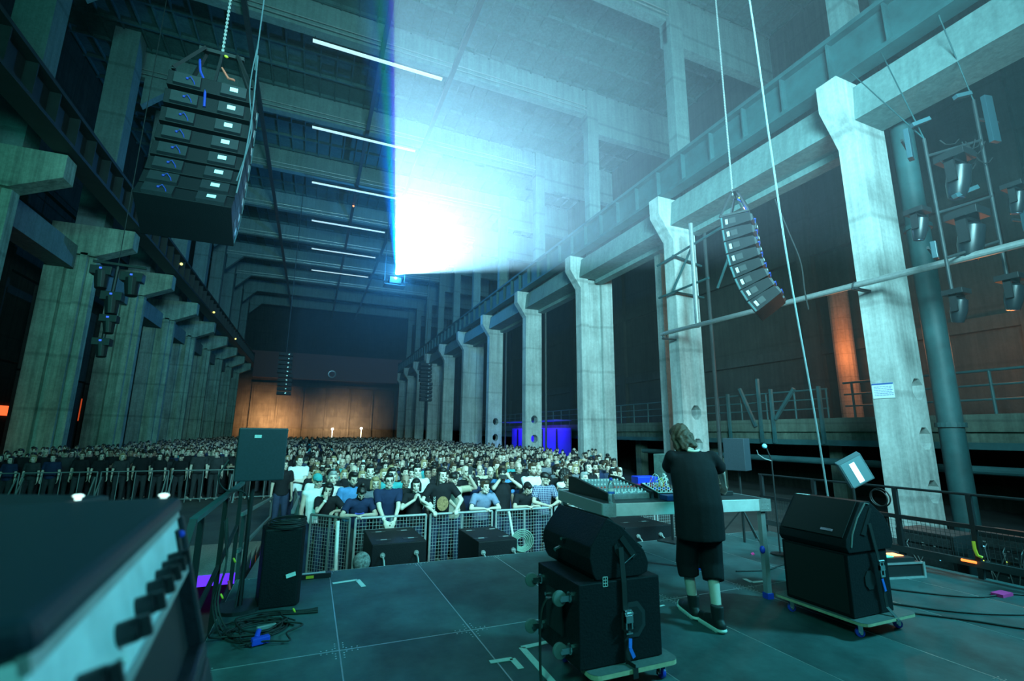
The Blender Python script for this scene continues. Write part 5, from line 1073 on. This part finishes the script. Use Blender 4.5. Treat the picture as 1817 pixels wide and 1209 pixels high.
# socks / high-top boots with white toe caps and soles
BOOT = mat('boot_black_canvas', (.012, .012, .014), .6); SOLE = mat('boot_white_rubber', (.72, .74, .68), .5)
for i in (0, 1):
    a = Vector(pose['ankle'][i]); tt = Vector(pose['toe'][i]); d = (tt - a); d.z = 0; d.normalize(); heel = a - d * .035
    bt_ = Blob(); bt_.cap((a.x, a.y, .09), (a.x, a.y, .20), .050, .055, ends=(1, 0)); bt_.cap((heel.x, heel.y, .055), (tt.x, tt.y, .05), .046, .042); bt_.cap((a.x, a.y, .09), (tt.x * .6 + a.x * .4, tt.y * .6 + a.y * .4, .065), .048, .042)
    boot = bt_.remesh('boot', BOOT, .008, dj)
    sl = Blob(); sl.ell((heel.x, heel.y, .022), (.050, .050, .022)); sl.ell((tt.x + d.x * .01, tt.y + d.y * .01, .022), (.052, .052, .022)); nn = Vector((-d.y, d.x, 0))
    sl._add([tuple(heel + nn * .048 * q + Vector((0, 0, z_ - heel.z))) for z_ in (.0, .034) for q in (-1, 1)] + [tuple(tt + nn * .05 * q + Vector((0, 0, z_ - tt.z))) for z_ in (.0, .034) for q in (-1, 1)], [(0, 1, 3, 2), (4, 6, 7, 5), (0, 4, 5, 1), (2, 3, 7, 6), (0, 2, 6, 4), (1, 5, 7, 3)])
    sl.remesh('sole', SOLE, .007, boot, smooth=1)
    tc_ = Blob(); tc_.ell((tt.x + d.x * .022, tt.y + d.y * .022, .045), (.042, .042, .034)); tc_.remesh('toe_cap', SOLE, .007, boot, smooth=1)
    mb().tube([tuple(a + d * .052 + Vector((0, 0, z_))) for z_ in (.13, .09, .04, .0)], .006, 6).build('laces', SOLE, boot)
# ---- front rows at the barrier -------------------------------------------------------
def front(head_w, label, skin, shirt, hs, hc, lean=0, arms='bar', head=(0, 0, 0), fem=False, sleeve='short', rz=0.0, stand=None, vox=.0105, extras=None, barY=8.62, grp=None):
    hx, hy, hz = head_w; c_ = math.cos(R(lean)); s = (hz - FL) / (.95 + .68 * c_)
    ry = hy + math.sin(R(lean)) * .68 * s; ry = max(ry, barY + .16 if lean < 25 else barY + .3) if hy < 9.05 else ry
    if stand is not None: ry = stand
    root = Vector((hx, ry, FL)); Mi_ = (Matrix.Translation(root) @ Matrix.Rotation(rz, 4, 'Z') @ Matrix.Scale(s, 4)).inverted()
    l = lambda x, y, z: Mi_ @ Vector((x, y, z)); p = {}
    bz = .245
    if arms == 'bar': p = dict(wrL=l(hx + .05, barY + .02, bz), wrR=l(hx - .10, barY + .02, bz), poleL=(1, .2, -.5), poleR=(-1, .2, -.5), hdL=(-.9, -.2, -.1), hdR=(.9, -.3, -.15), hnL=(0, 0, 1), hnR=(0, 0, 1), curl=.7)
    elif arms == 'wide': p = dict(wrL=l(hx + .22, barY, bz + .01), wrR=l(hx - .22, barY, bz + .01), poleL=(1, .5, 0), poleR=(-1, .5, 0), hdL=(-.3, -1, -.2), hdR=(.3, -1, -.2), hnL=(0, 0, 1), hnR=(0, 0, 1), curl=.9)
    elif arms == 'hang': p = dict(wrL=l(hx + .06, barY - .10, .04), wrR=l(hx - .06, barY - .12, .04), poleL=(1, .3, .2), poleR=(-1, .3, .2), hdL=(-.4, -.3, -1), hdR=(.4, -.3, -1), hnL=(.3, -1, .2), hnR=(-.3, -1, .2), curl=.3)
    elif arms == 'clasp': p = dict(wrL=l(hx + .05, hy - .20, hz - .23), wrR=l(hx - .05, hy - .20, hz - .23), poleL=(1, -.2, -.8), poleR=(-1, -.2, -.8), hdL=(-.35, -.1, 1), hdR=(.35, -.1, 1), hnL=(.8, -.4, 0), hnR=(-.8, -.4, 0), curl=1.0)
    elif arms == 'cheek': p = dict(wrR=l(hx - .02, hy - .12, hz - .16), wrL=l(hx + .12, barY + .25, bz), poleL=(1, .2, -.5), poleR=(-.6, -.4, -1), hdR=(-.2, .0, 1), hdL=(-.5, -.8, -.2), hnR=(-.2, -1, 0), hnL=(0, 0, 1), curl=.6)
    elif arms == 'camera': p = dict(wrL=l(hx + .09, hy - .17, hz - .05), wrR=l(hx - .10, hy - .17, hz - .06), poleL=(1, -.2, -1), poleR=(-1, -.2, -1), hdL=(-.5, -.2, .8), hdR=(.5, -.2, .8), hnL=(.5, -1, .2), hnR=(-.5, -1, .2), curl=1.1)
    elif arms == 'phone': p = dict(wrL=l(hx + .26, hy - .22, hz + .05), wrR=l(hx - .05, barY + .05, bz), poleL=(1, 0, -1), poleR=(-1, .2, -.5), hdL=(0, -.1, 1), hnL=(0, -1, 0), hnR=(0, 0, 1), curl=.9)
    elif arms == 'fold': p = dict(wrL=(-.12, -.19, 1.16), wrR=(.12, -.21, 1.12), poleL=(1, -.2, -.6), poleR=(-1, -.2, -.6), hdL=(-1, -.1, 0), hdR=(1, -.1, 0), hnL=(0, -1, 0), hnR=(0, -1, 0), curl=.5)
    b_, Mh_, J_, S2 = figure('person', root, rz, s, skin, shirt, 'denim' if shirt != 'navy' else 'charcoal', hs, hc, p, vox=vox, label=label, lean=lean, head=head, fem=fem, sleeve=sleeve, group=grp)
    return b_, Mh_, J_
def on_head(body, Mh_, b, name, m, smooth=False):
    b.M = None
    o = b.build(name, m, body, smooth=smooth); o.matrix_local = Mh_; return o
def glasses(body, Mh_):
    b = mb()
    for sx in (-1, 1): b.ring((sx * .033, -.094, .016), .021, .0035, axis=(0, 1, .1), n=14, k=5).cyl((sx * .055, -.09, .022), (sx * .077, .0, .022), .0035, 5)
    b.cyl((-.012, -.097, .02), (.012, -.097, .02), .0035, 5); return on_head(body, Mh_, b, 'glasses', BLKM)
def beard(body, Mh_, c):
    b = Blob(); b.M = Mh_; b.ell((0, -.060, -.078), (.040, .038, .036))
    for sx in (-1, 1): b.ell((sx * .042, -.03, -.055), (.030, .040, .034))
    b.cap((-.02, -.094, -.030), (.02, -.094, -.030), .007); return b.remesh('beard', HAIRS[c], .0105, body, smooth=2)
def wristband(body, el, wr, c=WHITE):
    d = (wr - el).normalized(); return mb().cyl(wr - d * .055, wr - d * .025, .0325, 12).build('wristband', c, body)
F_ = front
a, h_, j = F_((.38, 9.42, .60), 'woman leaning her cheek on her hand at the angled barrier, black top, black hair', SKIN, 'black', 'bob', 'black', 14, 'cheek', (12, -5, 10), True, barY=8.95); a['label'] = 'person resting a cheek on one hand at the angled barrier, black top, black hair'; wristband(a, j[2], j[3])
a, h_, j = F_((.20, 9.62, .74), 'person in a white tank top with tattooed arms behind the angled barrier', SKIN, 'white', 'cap', 'teal', 0, 'down', (10, 10, -8), sleeve='none', rz=.1)
F_((.46, 9.75, .76), 'person with very pale cropped hair smiling beside the white tank top', SKIN3, 'white', 'quiff', 'grey', 0, 'down', (-5, 5, 0), True, sleeve='none')
a, h_, j = F_((.90, 8.86, .60), 'person looking down with a hair bun, dark navy t-shirt, forearms on the barrier', SKIN, 'navy', 'bun', 'black', 26, 'bar', (48, 6, 0)); beard(a, h_, 'black')
mb().bar((.08, -.135, 1.20), (-.08, -.135, 1.20), .03, .004, up=(0, -1, 0)).build('shirt_print', mat('print_blue', (.04, .06, .35), .7), a).location = (0, -.12, -.02)
a, h_, j = F_((1.37, 8.90, .77), 'person in glasses and dark navy shirt with both arms hanging over the barrier', SKIN3, 'navy', 'quiff', 'black', 12, 'hang', (-4, 0, 0)); glasses(a, h_); wristband(a, j[2], j[3])
F_((1.74, 9.32, .72), 'bald person in a black t-shirt behind the glasses wearer', SKIN2, 'black', 'bald', 'black', 0, 'down', (6, 0, 0))
a, h_, j = F_((1.85, 8.88, .68), 'person with a black fringe, hands clasped under the chin at the barrier', SKIN3, 'black', 'bob', 'black', 10, 'clasp', (6, -6, 0), True)
a, h_, j = F_((2.33, 8.90, .85), 'tall person with long dark hair, black t-shirt with round orange print and white lettering', SKIN3, 'black', 'long', 'black', 8, 'wide', (6, 20, 0))
pb = mb(); rr = random.Random(2)
pb.prism([(.0 + .10 * math.cos(t * PI / 8), 1.13 + .12 * math.sin(t * PI / 8)) for t in range(16)], 'y', -.228, -.220); pr_ = pb.build('shirt_print', mat('print_orange', (.45, .25, .10), .7, noise=(30, .8)), a); pr_.location = (-.0, .01, .03)
pl_ = mb()
for i in range(7):
    z_ = 1.02 + i * .038; pl_.box(-.155, -.125, -.206, -.200, z_, z_ + .005).box(-.155, -.150, -.206, -.200, z_, z_ + .026).box(-.132, -.125, -.206, -.200, z_ + (.0 if i % 2 else .012), z_ + .026)
pl_.build('shirt_lettering', WHITE, a)
a, h_, j = F_((2.64, 9.20, .74), 'person in a beige top raising a phone beside the orange shirt print', SKIN, 'beige', 'cap', 'black', 6, 'phone', (0, 8, 0)); mb().box(-.04, .04, -.006, .006, -.01, .13).build('phone', BLKM, a).location = j[1] + Vector((0, -.03, .06))
a, h_, j = F_((2.95, 9.42, .85), 'person with shaved head and black top behind the beige top', SKIN, 'black', 'bald', 'black', 0, 'down', (0, 12, 0))
F_((3.04, 9.34, .72), 'person in a dark vest and black cap squeezed in behind the grey t-shirt', SKIN, 'navy', 'cap', 'black', 4, 'down', (16, 18, 0), sleeve='none')
a, h_, j = F_((3.18, 8.86, .61), 'person in a slate grey-blue t-shirt leaning on folded forearms at the barrier', SKIN3, 'slate', 'quiff', 'brown', 24, 'bar', (0, 14, 0))
a, h_, j = F_((3.62, 9.10, .80), 'photographer in black holding a camera up to the face, tattooed forearms', SKIN, 'black', 'cap', 'black', 0, 'camera', (0, -20, 0)); cm = on_head(a, h_, mb().box(-.07, .07, -.20, -.125, -.03, .05).cyl((0, -.20, .01), (0, -.26, .01), .035, 14), 'camera', BLKM)
F_((3.78, 9.5, .83), 'person in a bright blue shirt behind the photographer', SKIN2, 'blue', 'long', 'brown', 0, 'down', (0, 0, 0), True)
a, h_, j = F_((4.06, 8.86, .56), 'person in black with head bowed over folded forearms on the barrier', SKIN, 'black', 'quiff', 'black', 30, 'bar', (40, 8, 0)); 
a, h_, j = F_((4.48, 8.90, .73), 'person in a checked navy shirt and cap with forearms on the barrier', SKIN, 'plaid', 'cap', 'black', 14, 'bar', (2, 32, 0)); glasses(a, h_)
F_((5.05, 8.95, .66), 'person in dark clothes at the barrier just left of the table corner', SKIN, 'charcoal', 'quiff', 'brown', 10, 'bar', (5, 10, 0))
F_((5.45, 9.8, .70), 'person with big dark curls and a pale strap top behind the barrier', SKIN2, 'white', 'curly', 'black', 0, 'down', (-6, 0, 0), True, sleeve='none')
F_((6.15, 9.95, .84), 'person with long black hair looking up, right of the curly-haired person', SKIN3, 'black', 'long', 'black', 0, 'down', (-14, 10, 0), True)
F_((5.80, 9.55, .66), 'person with silver hair behind the mixing desk', SKIN3, 'grey', 'quiff', 'grey', 0, 'down', (0, 10, 0))
F_((6.75, 9.8, .70), 'person with dark hair at the far right end of the front crowd', SKIN, 'charcoal', 'quiff', 'black', 0, 'down', (0, 20, 0))
a, h_, j = F_((.80, 9.50, .76), 'bearded person in a light blue t-shirt behind the hair bun', SKIN, 'blue', 'quiff', 'black', 4, 'down', (14, 24, 0)); beard(a, h_, 'black')
F_((1.20, 9.42, .68), 'person with a blond bob behind the first barrier panel', SKIN, 'grey', 'bob', 'blond', 0, 'down', (6, 0, 0), True)
F_((1.56, 9.85, .80), 'person in a teal t-shirt in the second row behind the glasses wearer', SKIN3, 'teal', 'quiff', 'black', 0, 'fold', (0, 8, 0))
F_((2.08, 9.95, .85), 'person in a white t-shirt in the second row behind the black fringe', SKIN3, 'white', 'quiff', 'black', 0, 'down', (0, 0, 0))
F_((1.15, 9.95, .86), 'person with short black hair in the second row behind the blond bob', SKIN3, 'black', 'quiff', 'black', 0, 'down', (2, 0, 0))
a, h_, j = F_((4.55, 9.65, .86), 'person in a white t-shirt in the second row behind the checked shirt', SKIN, 'white', 'quiff', 'brown', 0, 'fold', (0, 10, 0)); beard(a, h_, 'brown')
F_((-.22, 14.0, .86), 'person in a white t-shirt leaning on the side barrier left of the main crowd', SKIN3, 'white', 'quiff', 'brown', 4, 'fold', (0, 20, 0), rz=.25, vox=.013)
F_((-.55, 13.6, .78), 'person in black standing left of the white t-shirt at the side barrier', SKIN, 'black', 'long', 'black', 4, 'down', (0, 20, 0), True, rz=.25, vox=.013)
# ================================================================ the packed crowd behind
rr = random.Random(21)
TPL = []
LS = [('short dark hair', 'quiff', 'black', False, SKIN, {}), ('short brown hair', 'quiff', 'brown', False, SKIN3, {}), ('a shaved head', 'bald', 'black', False, SKIN, {}), ('long dark hair', 'long', 'black', True, SKIN3, {}), ('a blond bob', 'bob', 'blond', True, SKIN3, {}), ('a dark cap', 'cap', 'black', False, SKIN, {}),
      ('a hair bun', 'bun', 'brown', True, SKIN, {}), ('folded arms', 'quiff', 'black', False, SKIN2, dict(wrL=(-.12, -.19, 1.16), wrR=(.12, -.21, 1.12), poleL=(1, -.2, -.6), poleR=(-1, -.2, -.6), hdL=(-1, -.1, 0), hdR=(1, -.1, 0), hnL=(0, -1, 0), hnR=(0, -1, 0)))]
for k, (nm, hs, hc, fem, sk, ps) in enumerate(LS):
    b_, Mh_, _, _ = figure('person', (0, -60, -40), 0, 1, sk, 'black', 'charcoal', hs, hc, ps, vox=.0145, fem=fem, head=(rr.uniform(-4, 6), 0, 0))
    TPL.append((nm, b_))
    if k % 3 == 0 and not fem: beard(b_, Mh_, hc)
scan()
SH = ['black'] * 10 + ['charcoal'] * 5 + ['navy'] * 3 + ['grey'] * 2 + ['white'] + ['slate', 'teal', 'olive', 'beige', 'denim']
pos = []
def taken(x, y, d):
    return any((x - a) ** 2 + (y - b) ** 2 < d * d for a, b, in pos)
for o in list(COL.objects):
    if o.get('category') == 'person': pos.append((o.location.x, o.location.y))
slots = []
y = 9.75; row = 0
while y < 19.0:
    xl = .35 - (y - 9.5) * .055; xr = 6.9 + (y - 9.6) * .62; xr = min(xr, 12.6); x = xl + rr.uniform(0, .3)
    while x < xr:
        px, py = x + rr.uniform(-.09, .09), y + rr.uniform(-.10, .10)
        if not taken(px, py, .43): slots.append((px, py)); pos.append((px, py))
        x += .56
    y += .60; row += 1
left = []
for y in (21.0, 21.6, 22.2):
    x = -10.1
    while x < -.7:
        px, py = x + rr.uniform(-.1, .1), y + rr.uniform(-.1, .1)
        if not (px < -10.2): left.append((px, py))
        x += .58
rest = slots[226:]
slots = slots[:226]
used = [False] * len(TPL)
def zone(x, y):
    if y > 20: return 'left crowd behind the tube barriers'
    side_ = 'left' if x < 2.2 else ('middle' if x < 5.5 else 'right')
    dep = 'near' if y < 11.6 else ('middle' if y < 14.4 else 'farther')
    return f'{dep} {side_} part of the main crowd'
pos += left
n_ind = sum(1 for o in COL.objects if o.get('category') == 'person')
cnt = 0
for (x, y) in slots + left:
    if n_ind + cnt >= 300: rest.append((x, y)); continue
    k = rr.randrange(len(TPL)); nm, src = TPL[k]; shc = rr.choice(SH if y < 20 else SH[:18])
    if used[k]: r_ = copy_tree(src)
    else: r_ = src; used[k] = True
    s = rr.uniform(.93, 1.05) * (.96 if k in (3, 4, 6) else 1.0)
    r_.location = (x, y, FL); r_.rotation_euler = (0, 0, R(rr.uniform(-22, 22)) + math.atan2(x - 3.4, y - 3) * -.35); r_.scale = (s * rr.uniform(.96, 1.05), s, s)
    zn = zone(x, y); r_['label'] = f'person with {nm}, {shc} top, {zn}'; r_['category'] = 'person'; r_['group'] = f'people with {nm} and {shc} top in the {zn}'
    kids = [c for c in bpy.data.objects if False]
    r_['_s'] = shc; cnt += 1
bpy.context.view_layer.update()
for o in list(COL.objects):
    if o.name.startswith('shirt') and o.parent is not None and '_s' in o.parent:
        o.material_slots[0].link = 'OBJECT'; o.material_slots[0].material = CL[o.parent['_s']]
for o in COL.objects:
    if '_s' in o: del o['_s']
# everyone farther back: one mass of low-detail figures
for y_ in np.arange(19.1, 30, .62): 
    for x_ in np.arange(.1 if y_ < 21 else -.3, 12.9, .55): rest.append((x_ + rr.uniform(-.12, .12), y_ + rr.uniform(-.12, .12)))
for y_ in np.arange(30, 74, .74):
    for x_ in np.arange(-9.9, 13.0, .68): rest.append((x_ + rr.uniform(-.16, .16), y_ + rr.uniform(-.16, .16)))
for y_ in np.arange(22.8, 30, .62):
    for x_ in np.arange(-10.0, -.7, .58): rest.append((x_ + rr.uniform(-.12, .12), y_ + rr.uniform(-.12, .12)))
rest = [p_ for p_ in rest if p_[1] > 24 or not taken(p_[0], p_[1], .42)]
def lowpoly():
    b = mb(); b.cur = 0
    b.ball((0, 0, 1.615), .105, 10, 8, (.74, .90, 1.16)); nh = len(b.f)
    for i in range(nh):
        c = sum((Vector(b.v[j]) for j in b.f[i]), Vector()) / len(b.f[i])
        b.m[i] = 1 if (c.z > 1.665 or c.y > -.01 or abs(c.x) > .068) else 0
        if c.y < -.05 and 1.615 < c.z < 1.65 and abs(c.x) > .01: b.m[i] = 1
    b.cur = 0; b.cyl((0, .01, 1.40), (0, 0, 1.54), .055, 8); b.cur = 2
    b.ball((0, 0, 1.22), .2, 10, 7, (.95, .58, 1.05)); b.ball((.15, 0, 1.36), .09, 6, 5, (1, .9, .8)); b.ball((-.15, 0, 1.36), .09, 6, 5, (1, .9, .8))
    b.cyl((0, 0, 0.05), (0, 0, 1.15), .14, 7, r2=.16)
    for sx in (-1, 1): b.cyl((sx * .21, 0, 1.34), (sx * .24, -.02, .92), .05, 5)
    return np.array(b.v), b.f, np.array(b.m)
lv, lf, lm = lowpoly()
smats = [SKIN, HAIRS['black'], CL['black'], CL['charcoal'], CL['grey'], CL['white'], CL['navy'], SKIN3, HAIRS['brown'], CL['teal']]
V = []; Fc = []; Mi2 = []; base = 0
flat = np.array([len(f) for f in lf]); idx = np.concatenate([np.array(f) for f in lf]); nv = len(lv)
LOOP = []; START = []; MI = []; ls = 0
starts = np.concatenate([[0], np.cumsum(flat)[:-1]])
for n_, (x, y) in enumerate(rest):
    s = rr.uniform(.92, 1.06); a = rr.uniform(-.4, .4); ca, sa = math.cos(a), math.sin(a)
    q = lv * s; V.append(np.stack([q[:, 0] * ca - q[:, 1] * sa + x, q[:, 0] * sa + q[:, 1] * ca + y, q[:, 2] + FL], 1))
    LOOP.append(idx + n_ * nv); START.append(starts + n_ * len(idx))
    m = lm.copy(); sh_ = rr.choice((2, 2, 2, 3, 3, 4, 6, 2, 2, 3, 2, 6, 3, 9 if n_ % 3 == 0 else 2, 5 if n_ % 2 == 0 else 3)); m[lm == 2] = sh_
    if rr.random() < .4: m[lm == 0] = 7
    if rr.random() < .35: m[lm == 1] = 8
    if rr.random() < .1: m[lm == 1] = 0
    MI.append(m)
V = np.concatenate(V); LOOP = np.concatenate(LOOP); START = np.concatenate(START); MI = np.concatenate(MI)
me = bpy.data.meshes.new('distant_crowd'); me.vertices.add(len(V)); me.vertices.foreach_set('co', V.ravel()); me.loops.add(len(LOOP)); me.loops.foreach_set('vertex_index', LOOP.astype(np.int32)); me.polygons.add(len(START)); me.polygons.foreach_set('loop_start', START.astype(np.int32))
for m in smats: me.materials.append(m)
me.polygons.foreach_set('material_index', MI.astype(np.int32)); me.polygons.foreach_set('use_smooth', [True] * len(START)); me.update(calc_edges=True); me.validate()
o = bpy.data.objects.new('distant_crowd', me); COL.objects.link(o); tag(o, 'dense crowd of standing people filling the far part of the hall', 'crowd', kind='stuff')
# ================================================================ haze hanging in the hall
hz = mb().box(-1.5, 13.15, 1.0, 41, 1.75, 22.3).build('haze', None)
hm = bpy.data.materials.new('haze'); hm.use_nodes = True; nt = hm.node_tree
nt.nodes.remove(nt.nodes['Principled BSDF'])
vs = nt.nodes.new('ShaderNodeVolumeScatter'); vs.inputs['Color'].default_value = (0.9, 0.97, 1, 1); vs.inputs['Density'].default_value = 0.005; vs.inputs['Anisotropy'].default_value = 0.62
nt.links.new(vs.outputs[0], nt.nodes['Material Output'].inputs['Volume'])
hz.data.materials.clear(); hz.data.materials.append(hm)
tag(hz, 'thin bluish stage haze lit by the projector above the crowd', 'haze', kind='stuff')
